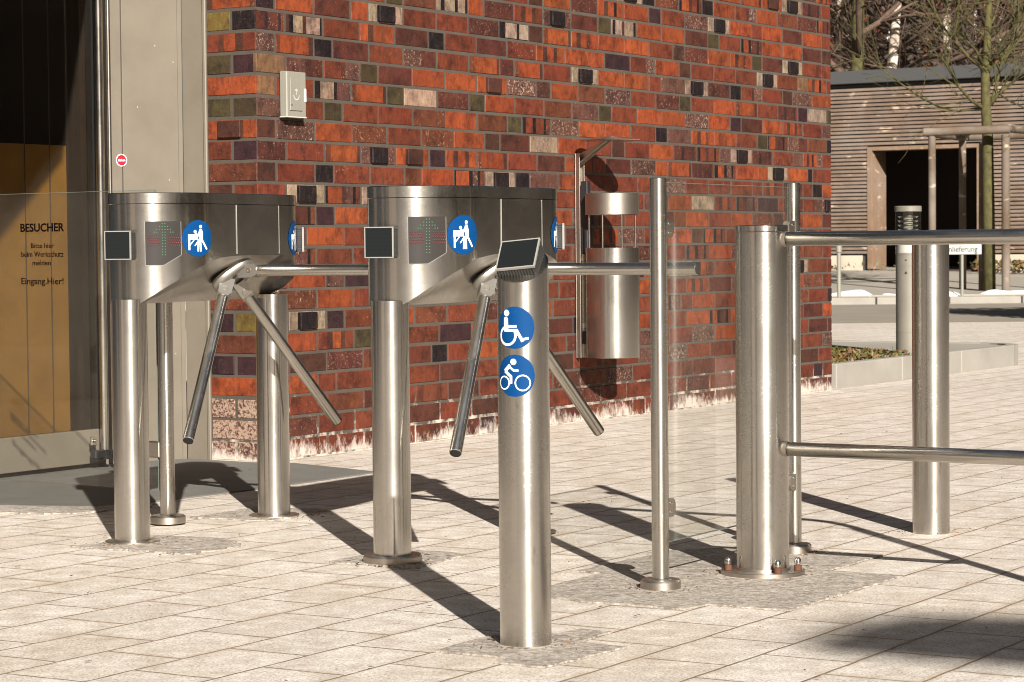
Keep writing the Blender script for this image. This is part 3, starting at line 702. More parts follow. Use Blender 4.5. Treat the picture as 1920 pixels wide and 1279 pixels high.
ZCUT = [(-.50, ZB), (-.42, .72), (-.30, .772), (-.225, .79), (-.17, .807), (.0, .808), (.1, .806), (.154, .801), (.205, .793), (.235, .782), (.275, .763), (.315, .742), (.356, .719), (.398, .693), (.428, ZB)]
def zcut(s): return max(ZB, lerp_tab(s, ZCUT))
def skin_patch(mb, s0, s1, zf0, zf1, d, ns=12, nz=2, col=None, rim=True):
    """curved sheet on the skin; zf: functions of s"""
    g_ = []
    for i in range(ns + 1):
        s = s0 + (s1 - s0) * i / ns; a, b = zf0(s), zf1(s); p = on(s, d)
        g_.append([mb.vert((p[0], p[1], a + (b - a) * j / nz)) for j in range(nz + 1)])
    for i in range(ns):
        for j in range(nz): mb.face((g_[i][j], g_[i + 1][j], g_[i + 1][j + 1], g_[i][j + 1]), col, True)
    if rim:
        def edge(lst):
            k = [mb.vert(mb.v[a]) for a in lst]; e = []
            for a in lst:
                e.append(a)
            return k
        for (i_, js) in ((0, range(nz + 1)), (ns, range(nz + 1))):
            s = s0 + (s1 - s0) * i_ / ns; p = on(s, 0.0002)
            back = [mb.vert((p[0], p[1], mb.v[g_[i_][j]][2])) for j in js]; fr = [mb.vert(mb.v[g_[i_][j]]) for j in js]
            for j in range(nz): mb.face((fr[j], fr[j + 1], back[j + 1], back[j]), col)
        for j_ in (0, nz):
            fr = []; back = []
            for i in range(ns + 1):
                s = s0 + (s1 - s0) * i / ns; p = on(s, 0.0002); fr.append(mb.vert(mb.v[g_[i][j_]])); back.append(mb.vert((p[0], p[1], mb.v[g_[i][j_]][2])))
            for i in range(ns): mb.face((fr[i], fr[i + 1], back[i + 1], back[i]), col)
def flat_pic(mb, polys, sc, cz, d, col=None, flip=1):
    """pictogram polygons (unit circle coords) wrapped on the skin at arclength sc, height cz"""
    for pl in polys:
        # subdivide by triangulated fan after clipping into thin vertical strips is overkill: polygons are small
        idx = []
        for (x, y) in pl:
            p = on(sc - x * flip, d); idx.append(mb.vert((p[0], p[1], cz + y)))
        mb.face(idx, col)
def circ(cx, cy, r, k=20): return [(cx + r * math.cos(2 * math.pi * i / k), cy + r * math.sin(2 * math.pi * i / k)) for i in range(k)]
def seg_(x0, y0, x1, y1, w): 
    L = math.hypot(x1 - x0, y1 - y0); nx, ny = -(y1 - y0) / L * w / 2, (x1 - x0) / L * w / 2
    return [(x0 + nx, y0 + ny), (x0 - nx, y0 - ny), (x1 - nx, y1 - ny), (x1 + nx, y1 + ny)]
CHECK = [circ(.18, .70, .10), [(.08, .56), (.26, .56), (.33, .30), (.33, -.20), (.08, -.20)], seg_(.12, .45, -.08, .08, .11), seg_(-.08, .08, -.30, -.02, .10),
         seg_(.14, -.15, .16, -.78, .13), seg_(.30, -.15, .62, -.66, .12), [(-.70, .24), (-.02, .24), (-.02, -.08), (-.70, -.08)], seg_(-.62, -.08, -.62, -.70, .11),
         circ(-.22, .40, .10), seg_(.0, -.08, -.02, -.78, .10), seg_(-.58, -.40, -.30, -.1, .06), seg_(-.05, -.2, -.25, -.45, .07), seg_(-.16, .3, -.16, .2, .14)]
def disc_sign(parent, sc, cz, r, on_f=None, name='blue_sign'):
    mb = MB(); K = 14
    # disc as strips
    def half(s): return math.sqrt(max(0, r * r - (s - sc) ** 2))
    skin_patch(mb, sc - r * .999, sc + r * .999, lambda s: cz - half(s), lambda s: cz + half(s), .0010, 30, 1, None, False)
    b = mb.build(name, M['blue'], parent)
    pm = MB(); 
    # clip pictogram polygons into narrow strips so they follow the curve
    for pl in CHECK:
        P = [(x * r * .92, y * r * .92) for x, y in pl]; xs = [q[0] for q in P]; x0, x1 = min(xs), max(xs); k = max(1, int((x1 - x0) / .006))
        for i in range(k):
            a, c = x0 + (x1 - x0) * i / k, x0 + (x1 - x0) * (i + 1) / k
            def clip(Q, lim, keep):
                o = []
                for j in range(len(Q)):
                    A, B = Q[j], Q[(j + 1) % len(Q)]; ia, ib_ = keep(A[0], lim), keep(B[0], lim)
                    if ia: o.append(A)
                    if ia != ib_: t = (lim - A[0]) / (B[0] - A[0]); o.append((lim, A[1] + (B[1] - A[1]) * t))
                return o
            Q = clip(clip(P, a, lambda v, l: v >= l - 1e-9), c, lambda v, l: v <= l + 1e-9)
            if len(Q) > 2: flat_pic(pm, [Q], sc, cz, .0017)
    pm.build('pictogram', M['white'], b)
    return b
BETA = rad(47); CB, SB = math.cos(BETA), math.sin(BETA)
def reader(parent, ctr, xd, yd, nd, s=.081, dep=.03, name='card_reader'):
    """square dark reader: xd, yd in-plane axes, nd face normal"""
    xd, yd, nd, ctr = Vector(xd), Vector(yd), Vector(nd), Vector(ctr)
    mb = MB(); mb.obox(ctr - xd * s * .47 - yd * s * .47 - nd * dep, xd * s * .94, yd * s * .94, nd * (dep - .006), .002)
    for k in range(13):
        t = (-.44 + .88 * k / 12) * s
        for sg in (-1, 1):
            mb.obox(ctr + xd * (sg * s * .47 - (.0 if sg > 0 else .0025)) + yd * (t - .0012) - nd * (dep - .002), xd * .0025, yd * .0024, nd * (dep - .010))
            mb.obox(ctr + yd * (sg * s * .47 - (.0 if sg > 0 else .0025)) + xd * (t - .0012) - nd * (dep - .002), yd * .0025, xd * .0024, nd * (dep - .010))
    o = mb.build(name, M['reader_side'], parent)
    fr = MB(); t = .0031
    for a, b, l1, l2 in ((-.5, -.5, 1, t / s), (-.5, .5 - t / s, 1, t / s), (-.5, -.5 + t / s, t / s, 1 - 2 * t / s), (.5 - t / s, -.5 + t / s, t / s, 1 - 2 * t / s)):
        fr.obox(ctr + xd * a * s + yd * b * s - nd * .006, xd * l1 * s, yd * l2 * s, nd * .0066, .0006)
    fr.build('reader_frame', M['reader_frame'], o)
    fc = MB(); fc.obox(ctr - (xd + yd) * (s / 2 - t) - nd * .005, xd * (s - 2 * t), yd * (s - 2 * t), nd * .0048); fc.build('reader_face', M['reader'], o)
    return o
def make_turnstile(Cc, ang, label, plate_h):
    root = empty('turnstile', (Cc[0], Cc[1], 0), ang, label, 'turnstile', 'steel tripod turnstiles at the entrance')
    # --- legs
    for k, u in enumerate((-.366, .366)):
        mb = MB(); mb.tube((u, 0, .003), (u, 0, ZB + .012), .0497, seg=64); lg = mb.build('leg', M['steel'], root)
        h_ = plate_h[k]
        mb = MB(); mb.lathe((u, 0, .0045), Z, [(0, .077), (h_ * .75, .077), (h_, .074), (h_, .0505)], 56, False); mb.build('base_plate', M['steel_dull'], lg)
    # --- housing
    mb = MB(); S_ = [s for s in SS]
    # refined arclength list
    fine_ = []
    for a, b in zip(SS, SS[1:]):
        k = max(1, int((b - a) / .012)); fine_ += [a + (b - a) * i / k for i in range(k)]
    fine_.append(SS[-1])
    cols = []
    for s in fine_:
        p = on(s); zc = zcut(s); cols.append((mb.vert((p[0], p[1], zc)), mb.vert((p[0], p[1], (zc + ZL) / 2)), mb.vert((p[0], p[1], ZL))))
    for i in range(len(fine_) - 1):
        for j in range(2): mb.face((cols[i + 1][j], cols[i][j], cols[i][j + 1], cols[i + 1][j + 1]), None, True)
    # back side plane
    pa, pb = on(SMAX), on(-SMAX)
    a0 = [mb.vert((pa[0], pa[1], ZB)), mb.vert((pb[0], pb[1], ZB)), mb.vert((pb[0], pb[1], ZL)), mb.vert((pa[0], pa[1], ZL))]; mb.face(a0)
    # scooped underside on the passage side
    ends = [s for s in fine_ if zcut(s) > ZB + 1e-6]; sA, sB = ends[0], ends[-1]; ia, ib2 = fine_.index(sA) - 1, fine_.index(sB) + 1
    PA, PB = on(fine_[ia]), on(fine_[ib2]); bot = []
    rows_ = []; NR_ = 7
    for i in range(ia, ib2 + 1):
        t = (i - ia) / (ib2 - ia); s = fine_[i]; p = on(s); q = (p[0] * .96 if True else 0, 0)
        # straight bottom line between the two ends, matched by u
        tt = max(0, min(1, (p[0] - PA[0]) / (PB[0] - PA[0]))); qx, qy = PA[0] + (PB[0] - PA[0]) * tt, PA[1] + (PB[1] - PA[1]) * tt
        zc = zcut(s); r = []
        for j in range(NR_ + 1):
            w_ = j / NR_; bul = math.sin(w_ * math.pi) * -.034 * min(1, (zc - ZB) / .10)
            x = p[0] + (qx - p[0]) * w_; y = p[1] + (qy - p[1]) * w_; z = zc + (ZB - zc) * w_
            r.append(mb.vert((x, y - bul * .7, z - bul * .0)))
        rows_.append(r); bot.append((qx, qy))
    for i in range(len(rows_) - 1):
        for j in range(NR_): mb.face((rows_[i][j], rows_[i][j + 1], rows_[i + 1][j + 1], rows_[i + 1][j])[::-1], None, True)
    # bottom plate
    loop = [on(s) for s in fine_[:ia + 1]] + [on(s) for s in fine_[ib2:]]
    mb.face([mb.vert((x, y, ZB)) for x, y in loop][::-1])
    mb.face([mb.vert((*on(s), ZL)) for s in fine_])
    hs = mb.build('housing', M['steel'], root)
    # --- lid
    mb = MB()
    def ringz(d, z): return [mb.vert((*on(s, d), z)) for s in fine_]
    prof = [(-.004, ZL + .0015), (.0016, ZL + .0015), (.0016, ZT - .002), (-.0008, ZT), ]
    for (d0, z0), (d1, z1) in zip(prof, prof[1:]):
        A, B = ringz(d0, z0), ringz(d1, z1); k = len(A)
        for i in range(k): mb.face((A[(i + 1) % k], A[i], B[i], B[(i + 1) % k]), None, True)
    T_ = [mb.vert((*on(s, -.0008), ZT)) for s in fine_]; mb.face(T_[::-1])
    mb.build('lid', M['steel'], root)
    # --- access panel
    mb = MB(); sk = [(.078, -.148)]
    skin_patch(mb, -.15, .072, lambda s: .815, lambda s: ZL - .003, .0012, 10, 1); pn_ = mb.build('access_panel', M['steel'], root)
    for s in (-.1505, .0725):
        mb = MB(); skin_patch(mb, s - .0005, s + .0005, lambda q: .812, lambda q: ZL - .001, .0022, 1, 1)
        mb.build('panel_seam', M['reader_frame'], pn_)
    # --- display with led arrow
    s0, s1 = DS0, DS1; zt, zb, zr = .905, .783, .811
    zl = lambda s: zb if s >= (s0 + s1) / 2 else zb + (zr - zb) * ((s0 + s1) / 2 - s) / ((s1 - s0) / 2)
    mb = MB(); skin_patch(mb, s0, s1, zl, lambda s: zt, .0009, 16, 2); dsp = mb.build('display', M['screen_black'], root)
    mb = MB(); tt = .0014   # thin bright rim
    skin_patch(mb, s0 - tt, s0, lambda s: zr, lambda s: zt, .0013, 1, 1); skin_patch(mb, s1, s1 + tt, lambda s: zb, lambda s: zt, .0013, 1, 1)
    skin_patch(mb, s0, s1, lambda s: zl(s) - tt, zl, .0013, 16, 1)
    mb.build('display_rim', M['reader_frame'], dsp)
    W_ = s1 - s0; cs = (s0 + s1) / 2 - .001; dx = W_ / 13.2
    def led(mb, x, z, r):
        p = on(cs - x, .0012); q = on(cs - x, .004); nn = Vector((q[0] - p[0], q[1] - p[1], 0)).normalized()
        mb.lathe((p[0], p[1], z), nn, [(0, r), (.0012, r * .8), (.0018, r * .3)], 7)
    gm = MB(); rm = MB(); dz = .0079
    zz0 = .898
    for k in range(12):
        for x in (-.5, .5): led(gm, x * dx, zz0 - k * dz, .0023)
    for k, ex_ in ((1, (1.5,)), (2, (1.5, 2.5)), (3, (2.5, 3.4))):
        for x in ex_:
            for sg in (-1, 1): led(gm, sg * x * dx, zz0 - k * dz, .0023)
    for k in range(5):
        for x in [(-6 + .8 * i) for i in range(6)] + [(2 + .8 * i) for i in range(6)]: led(rm, (x + (k % 2) * .4) * dx * .98, .866 - k * dz * .9, .0020)
    gm.build('green_arrow', M['green_led'], dsp); rm.build('red_bar', M['red_led'], dsp)
    # --- signs and readers on nose and tail
    disc_sign(root, SG, .857, .0515)
    disc_sign(root, -SG, .857, .0515)
    for sg, sc in ((1, SR), (-1, -.375)):
        p = Vector((*on(sc, 0), 0)); q = Vector((*on(sc, .01), 0)); nd = (q - p).normalized()
        nd = Vector((-.987, -.163, 0)).normalized() if sg == 1 else (q - p).normalized()
        xd = Z.cross(nd)
        reader(root, p + nd * (.032 if sg == 1 else .024) + Z * (.839 if sg == 1 else .853), xd, Z, nd, .081 if sg == 1 else .074, .03 if sg == 1 else .022)
    # --- tripod head
    hx = Vector((0, -CB, -SB))                # hub axis, local (y = -v)
    e = [Vector((0, -SB, CB))]; av = Vector((1, 0, 0))
    e.append(e[0] * -.5 + av * .866); e.append(e[0] * -.5 - av * .866)
    O = Vector((.018, -.1015, .740))
    mb = MB(); mb.lathe(O - hx * .085, hx, [(0, .060), (.062, .062), (.066, .058), (.066, .04)], 48, False); hub = mb.build('hub', M['black'], root)
    mb = MB()
    # rotor plate: rounded triangle dome
    ringp = []
    for k in range(72):
        a = 2 * math.pi * k / 72; r = .066 + .007 * math.cos(3 * a)
        ringp.append((math.cos(a) * e[0] + math.sin(a) * hx.cross(e[0])) * r)
    ctr0, ctr1 = O - hx * .017, O + hx * .005
    A = [mb.vert(ctr0 + v_) for v_ in ringp]; B = [mb.vert(ctr1 - hx * .004 + v_) for v_ in ringp]; D_ = [mb.vert(ctr1 + v_ * .88) for v_ in ringp]
    for i in range(72):
        j = (i + 1) % 72; mb.face((A[i], A[j], B[j], B[i]), None, True); mb.face((B[i], B[j], D_[j], D_[i]), None, True)
    mb.face([mb.vert(mb.v[k]) for k in D_]); mb.face([mb.vert(mb.v[k]) for k in A][::-1])
    rot_ = mb.build('rotor', M['cast'], hub)
    for i in range(3):
        mb = MB(); v_ = -(e[i]) * .030; mb.lathe(O + hx * .005 + v_, hx, [(0, .0065), (.0012, .0065), (.0012, .004), (-.001, .004)], 12, False); mb.build('socket_screw', M['black'], rot_)
    for i in range(3):
        d = hx * CB + e[i] * SB; st0 = O + e[i] * .035
        arm = MB(); arm.tube(st0 + d * .045, st0 + d * .578, .0165, seg=32, bev=.0015); ao = arm.build('arm', M['steel_arm'], root)
        ec = MB(); ec.lathe(st0 + d * .5785, d, [(0, .0146), (.0012, .0146)], 24); ec.build('end_cap', M['black'], ao)
        lg = MB(); sd_ = d.cross(hx).normalized(); nn = sd_.cross(d).normalized()
        prof_ = [(-.006, -.020), (.052, -.0185), (.058, -.010), (.058, .012), (.045, .020), (-.006, .022)]
        base_ = st0 + d * .0
        P_ = [base_ + d * a + nn * b for a, b in prof_]
        lg.poly([p_ - sd_ * .0185 for p_ in P_], sd_ * .037); lo_ = lg.build('lug', M['cast'], ao)
        bt = MB(); sgn = 1 if sd_.cross(hx).z else 1
        for sg in (-1, 1): bt.lathe(base_ + d * .032 + sd_ * .0186 * sg, sd_ * sg, [(0, .008), (.0015, .0075), (.0015, .004), (0, .004)], 16, False)
        bt.lathe(base_ + d * .030 + nn * (.0215), nn, [(0, .0085), (.002, .008), (.002, .0)], 16, False)
        bt.build('pivot_bolt', M['steel_dull'], lo_)
    return root
DS0, DS1, SG, SR = .308, .409, .253, .478
make_turnstile((-.907, 7.224), rad(62.6), 'steel tripod turnstile standing in front of the grey metal pier, beside the glass guard', (.004, .004))
_t2 = rad(60.2)
make_turnstile((-.318 + .366 * math.cos(_t2), 6.404 + .366 * math.sin(_t2)), _t2, 'steel tripod turnstile directly behind the bollard with the tilted card reader', (.019, .004))

# ================================================================== BOLLARD WITH TILTED READER
bo = empty('reader_bollard', (.023, 5.048, 0), 0, 'stout steel bollard in the foreground with a tilted card reader and two round blue signs', 'bollard')
R0 = .0533
mb = MB(); K = 72
# tube cut on the slant: top plane tilts down towards the camera and slightly left
TIX, TIY = .18, .62    # slope of the cut (dz/dx, dz/dy)
ZC = .785
ringA = []; ringB = []
for k in range(K):
    a = 2 * math.pi * k / K; x, y = R0 * math.cos(a), R0 * math.sin(a)
    ringA.append(mb.vert((x, y, 0.0))); ringB.append(mb.vert((x, y, ZC + x * TIX + y * TIY)))
for k in range(K): j = (k + 1) % K; mb.face((ringA[k], ringA[j], ringB[j], ringB[k]), None, True)
mb.build('tube', M['steel_old'], bo)
mb = MB(); top = []; 
for k in range(K):
    a = 2 * math.pi * k / K; x, y = (R0 - .0022) * math.cos(a), (R0 - .0022) * math.sin(a); top.append((x, y, ZC + x * TIX + y * TIY - .0012))
mb.face([mb.vert(p_) for p_ in top]); mb.build('slanted_cap', M['steel'], bo)
mb = MB(); R_in = R0 - .002
for k in range(K):
    j = (k + 1) % K
    P_ = lambda k_, r: (r * math.cos(2 * math.pi * k_ / K), r * math.sin(2 * math.pi * k_ / K), ZC + r * math.cos(2 * math.pi * k_ / K) * TIX + r * math.sin(2 * math.pi * k_ / K) * TIY + .0003)
    mb.quad(P_(k, R_in), P_(k, R0), P_(j, R0), P_(j, R_in))
mb.build('cut_rim', M['chrome'], bo)
nd = Vector((-.26, -.64, .72)).normalized(); xd = Vector((.925, -.20, 0)); xd = (xd - nd * xd.dot(nd)).normalized(); yd = nd.cross(xd)
RD = reader(bo, Vector((-.010, -.012, .810)), xd, yd, nd, .084, .052)
def wrap_sign(parent, zc, r, ang, pic, name='blue_sign'):
    """round sign wrapped on the bollard tube, centred at plan angle ang"""
    rr = R0 + .0008; mb = MB(); n_ = 28; g_ = []
    for i in range(n_ + 1):
        s = -r + 2 * r * i / n_; h = math.sqrt(max(0, r * r - s * s)); a = ang + s / rr
        g_.append((mb.vert((rr * math.cos(a), rr * math.sin(a), zc - h)), mb.vert((rr * math.cos(a), rr * math.sin(a), zc + h))))
    for i in range(n_): mb.face((g_[i][0], g_[i + 1][0], g_[i + 1][1], g_[i][1]), None, True)
    b = mb.build(name, M['blue'], parent); pm = MB(); rr += .0007
    for pl in pic:
        P = [(x * r, y * r) for x, y in pl]; xs = [q[0] for q in P]; x0, x1 = min(xs), max(xs); k = max(1, int((x1 - x0) / .004))
        for i in range(k):
            a, c = x0 + (x1 - x0) * i / k, x0 + (x1 - x0) * (i + 1) / k; Q = P
            for lim, sg in ((a, 1), (c, -1)):
                o = []
                for j in range(len(Q)):
                    A, B = Q[j], Q[(j + 1) % len(Q)]; ia, ib_ = sg * (A[0] - lim) >= -1e-9, sg * (B[0] - lim) >= -1e-9
                    if ia: o.append(A)
                    if ia != ib_: t = (lim - A[0]) / (B[0] - A[0]); o.append((lim, A[1] + (B[1] - A[1]) * t))
                Q = o
                if len(Q) < 3: break
            if len(Q) > 2: pm.face([pm.vert((rr * math.cos(ang + x / rr), rr * math.sin(ang + x / rr), zc + y)) for x, y in Q])
    pm.build('pictogram', M['white'], b)
def ringp_(cx, cy, r, w, a0=0, a1=360, k=24):
    o = []
    for i in range(k):
        b0, b1 = rad(a0 + (a1 - a0) * i / k), rad(a0 + (a1 - a0) * (i + 1) / k)
        o.append([(cx + r_ * math.cos(b), cy + r_ * math.sin(b)) for r_, b in ((r - w / 2, b0), (r + w / 2, b0), (r + w / 2, b1), (r - w / 2, b1))])
    return o
WHEEL = [circ(-.40, .70, .155), circ(-.44, .40, .12), [(-.56, .42), (-.32, .42), (-.30, -.18), (-.56, -.18)], [(-.34, .12), (.12, .12), (.12, .0), (-.34, .0)],
         [(-.5, -.06), (.14, -.06), (.14, -.18), (-.5, -.18)], seg_(.10, -.08, .42, -.66, .14), seg_(.36, -.56, .70, -.50, .11)] + ringp_(-.36, -.38, .43, .11, 110, 385, 26)
BIKE = [circ(-.05, .66, .15), seg_(-.52, .22, -.22, .50, .17), seg_(-.52, .22, -.18, -.04, .14), seg_(-.18, -.0, -.18, -.38, .13), seg_(-.28, .44, -.02, .24, .10), seg_(-.04, .25, .20, .25, .09)] + ringp_(-.58, -.34, .30, .065) + ringp_(.40, -.34, .36, .065, 0, 360, 28)
SA = math.atan2(-1, -.20)
wrap_sign(bo, .659, .0430, rad(-110), WHEEL); wrap_sign(bo, .561, .0430, rad(-110), BIKE)

# ================================================================== BARRIER WITH RAILS AND GLASS PANEL
ba = empty('steel_barrier', (.621, 6.099, 0), 0, 'thick capped steel post with a bolted foot plate carrying two long rails to the right', 'barrier')
RB = .0655
mb = MB(); mb.tube((0, 0, .016), (0, 0, .8545), RB, seg=72); mb.build('main_post', M['steel_old'], ba)
mb = MB(); mb.lathe((0, 0, .8565), Z, [(0, RB + .0006), (.014, RB + .0006), (.0155, RB - .001)], 72); mb.build('cap', M['steel'], ba)
mb = MB(); mb.lathe((0, 0, .0045), Z, [(0, .105), (.009, .105), (.0105, .1035)], 64); mb.build('foot_plate', M['steel_dull'], ba)
mb = MB(); mb.lathe((0, 0, .015), Z, [(0, RB + .004), (.006, RB + .004), (.007, RB)], 64, False); mb.build('weld_collar', M['steel_dull'], ba)
for k in range(4):
    a = rad(-150 + 90 * k) if k else rad(-160)
    a = [rad(-172), rad(-72), rad(-20), rad(80)][k]
    c = Vector((.089 * math.cos(a), .089 * math.sin(a), .0155))
    mb = MB(); mb.lathe(c + Z * .013, Z, [(0, .0042), (.018, .0042)], 12); mb.lathe(c + Z * .016, Z, [(0, .0085), (.009, .0085), (.013, .0070), (.0165, .0035), (.0172, 0.0001)], 20); b = mb.build('cap_nut', M['chrome'], ba)
    mb = MB(); mb.lathe(c, Z, [(0, .0098), (.0125, .0098), (.0135, .008)], 6); mb.build('rusty_nut', M['bolt_rust'], b)
ru = Vector((.8473, -.5311, 0))
def rail_loop(z0, z1, L, r):
    pts = []; rr = .09
    pts.append(ru * .03 + Z * z0); pts.append(ru * (L - rr) + Z * (z0))
    for k in range(1, 9):
        a = rad(90 * k / 8); pts.append(ru * (L - rr + rr * math.sin(a)) + Z * (z0 - rr + rr * math.cos(a)))
    pts.append(ru * L + Z * (z1 + rr))
    for k in range(1, 9):
        a = rad(90 * k / 8); pts.append(ru * (L - rr + rr * math.cos(a)) + Z * (z1 + rr - rr * math.sin(a)))
    pts.append(ru * .03 + Z * z1); return pts
mb = MB(); mb.path(rail_loop(.8375, .318, .84, .0175), .0177, 28); mb.build('rail', M['steel_arm'], ba)
for zz in (.8375, .318):
    mb = MB(); mb.lathe(ru * (RB - .004) + Z * zz, ru, [(0, .0195), (.006, .0190), (.011, .018)], 28, False); mb.build('weld_bead', M['steel_dull'], ba)

def slim_post(mbname, parent, r, h, fl_r, fl_h, m='steel_old', o=(0, 0, 0)):
    o = Vector(o)
    mb = MB(); mb.tube(o + Z * .012, o + Z * h, r, seg=40, bev=.0015); a = mb.build(mbname, M[m], parent)
    mb = MB(); mb.lathe(o + Z * .0045, Z, [(0, fl_r), (fl_h * .8, fl_r), (fl_h, fl_r - .004), (fl_h, r + .006), (fl_h + .003, r + .001)], 48, False); mb.build('flange', M['steel_dull'], a); return a
gp2 = Vector((.351, 5.854, 0)); gq = Vector((.747, 6.515, 0)); gdir = (gq - gp2).normalized(); gnn = Vector((gdir.y, -gdir.x, 0)); LG = (gq - gp2).length
sc2 = empty('glass_screen', tuple(gp2), 0, 'clear glass screen clamped between two slim steel posts', 'glass screen')
slim_post('post', sc2, .0207, .985, .049, .021)
slim_post('post', sc2, .0200, .987, .046, .024, o=tuple(gq - gp2))
mb = MB(); mb.obox(gdir * .036 + Z * .112 - gnn * .005, gdir * (LG - .072), Z * .862, gnn * .010); pn2 = mb.build('pane', M['glass'], sc2)
mb = MB(); mb.obox(gdir * .036 + Z * .9742 - gnn * .005, gdir * (LG - .072), Z * .001, gnn * .010); mb.build('pane_edge', M['glass_edge'], pn2)
mb = MB(); mb.obox(gdir * .036 + Z * .1108 - gnn * .005, gdir * (LG - .072), Z * .001, gnn * .010); mb.build('pane_edge', M['glass_edge'], pn2)
for t_, sg in ((.018, 1), (LG - .018, -1)):
    for zz in (.865, .195):
        mb = MB(); pr = [gdir * (sg * x_) + Z * z_ for x_, z_ in ((0, -.022), (.022, -.022), (.030, -.018), (.035, -.009), (.0355, .009), (.030, .018), (.022, .022), (0, .022))]
        for sd_ in (-1, 1):
            mb.poly([gdir * t_ + Z * zz + q + gnn * (.0055 if sd_ > 0 else -.0145) for q in pr], gnn * .009)
        cl = mb.build('clamp', M['steel_dull'], sc2); mb = MB()
        for dz in (-.011, .011):
            for sd_ in (-1, 1): mb.lathe(gdir * (t_ + sg * .012) + Z * (zz + dz) + gnn * .0145 * sd_, gnn * sd_, [(0, .004), (.0016, .0036), (.002, .002)], 12)
        mb.build('screw', M['chrome'], cl)

rp = empty('rear_bollard', (1.189, 6.965, 0), 0, 'plain steel bollard standing behind the rails at the right', 'bollard')
mb = MB(); mb.tube((0, 0, 0), (0, 0, .842), .0525, seg=64); mb.build('tube', M['steel_old'], rp)
mb = MB(); mb.lathe((0, 0, .8435), Z, [(0, .053), (.010, .053), (.0115, .0515)], 64); mb.build('cap', M['steel'], rp)
# post just outside the frame whose shadow runs across the paving
sp3 = empty('slim_post', (1.46, 5.08, 0), 0, 'slim free-standing steel post outside the right edge of the rails', 'post')
slim_post('tube', sp3, .021, 1.02, .049, .022)

# twigs, grit and dry leaves swept against the post feet
def litter():
    mb = MB(); feet = [(.023, 5.048, .06), (.621, 6.099, .11), (1.189, 6.965, .06), (-.318, 6.404, .08), (-.70, 7.55, .08), (-1.076, 6.9, .08), (.351, 5.854, .05), (.747, 6.515, .05)]
    for k in range(520):
        if k < 330:
            fx_, fy_, r_ = random.choice(feet); a = random.uniform(0, 6.28); d = r_ + abs(random.gauss(0, .035)) + .004; x, y = fx_ + d * math.cos(a), fy_ + d * math.sin(a)
        else: y = random.uniform(4.6, 12); x = random.uniform(-.22, .22) * y
        a = random.uniform(0, 6.28); L = random.choice([.003, .004, .007, .012]) * random.uniform(.6, 1.3); w_ = random.uniform(.001, .0025)
        e = Vector((math.cos(a), math.sin(a), random.uniform(-.1, .2))) * L; f_ = Vector((-math.sin(a), math.cos(a), 0)) * w_
        mb.obox(Vector((x, y, .0055)), e, f_, Vector((0, 0, .0015)), 0, jit(random.choice([(.10, .06, .03), (.05, .035, .02), (.16, .10, .05), (.07, .06, .05), (.2, .09, .04)])))
    return mb.build('fallen_grit', M['leaf'])
tag(litter(), kind='stuff')

# ================================================================== WALL ASHTRAY / BIN
an = empty('wall_ashtray', tuple(C0 + D1 * 2.414 + Vector((0, 0, .31))), 0, 'steel wall bin with open ring and round rain hat on the brick wall', 'ashtray bin')
AC = NW * .190
mb = MB(); mb.lathe(AC, Z, [(0, .1235), (.001, .1245), (.508, .1245), (.5085, .1215), (.47, .1215)], 72, True); body = mb.build('bin_body', M['steel'], an)
mb = MB(); mb.lathe(AC + Z * .47, Z, [(0, .12), (.001, .12)], 48); mb.build('bin_lining', M['black'], an)
mb = MB(); mb.lathe(AC + Z * .662, Z, [(.03, .1215), (.0, .1235), (.0002, .1245), (.0975, .1245), (.098, .1225), (.06, .1215)], 72, False); ringo = mb.build('upper_ring', M['steel_dull'], an)
mb = MB(); mb.lathe(AC + Z * .72, Z, [(0, .121), (.003, .121)], 48); mb.build('ring_floor', M['steel_dull'], ringo)
for a in (20, 65, 110, 155, 200, 245, 290, 335):
    q = AC + Vector((math.cos(rad(a)), math.sin(rad(a)), 0)) * .116
    mb = MB(); mb.tube(q + Z * .50, q + Z * .668, .0035, seg=10); mb.build('rod', M['steel_arm'], an)
mb = MB(); bs = D1 * -.012
mb.obox(D1 * -.030 - Z * .005 + NW * .008, D1 * .046, Z * .955, NW * .004, .001); mb.obox(D1 * -.030 - Z * .005 + NW * .0122, D1 * .004, Z * .955, NW * .022, .001); mb.obox(D1 * .012 - Z * .005 + NW * .0122, D1 * .004, Z * .955, NW * .022, .001)
bp = mb.build('back_rail', M['steel_dull'], an)
mb = MB(); mb.obox(D1 * -.024 + Z * .06 + NW * .035, D1 * .035, Z * .06, NW * .05, .003); mb.build('lock_bracket', M['black'], bp); mb = MB(); mb.obox(D1 * -.024 + Z * .48 + NW * .035, D1 * .035, Z * .34, NW * .035, .003); mb.build('lock_bracket', M['black'], bp)
mb = MB(); mb.obox(D1 * -.020 + Z * .135 + NW * .035, D1 * .02, Z * .025, NW * .008, .003); mb.build('latch', M['white'], bp)
mb = MB(); a0 = D1 * -.025 + Z * .90 + NW * .012
pa_ = [NW * .012 + Z * .885, NW * .012 + Z * .945, NW * .16 + Z * 1.008, NW * .20 + Z * 1.008]
mb.poly([q + D1 * .026 - D1 * .03 for q in pa_], D1 * .005); mb.obox(NW * .03 + Z * .905 - D1 * .028, (NW * .15 + Z * .102), D1 * .05, Vector((0, 0, .003)), .001); mb.build('hat_arm', M['steel_dull'], an)
mb = MB(); mb.lathe(AC + Z * 1.004, Z, [(0, .142), (.0025, .145), (.012, .085), (.020, .02), (.0205, .0005)], 72, True, None, 40); mb.build('rain_hat', M['steel'], an)

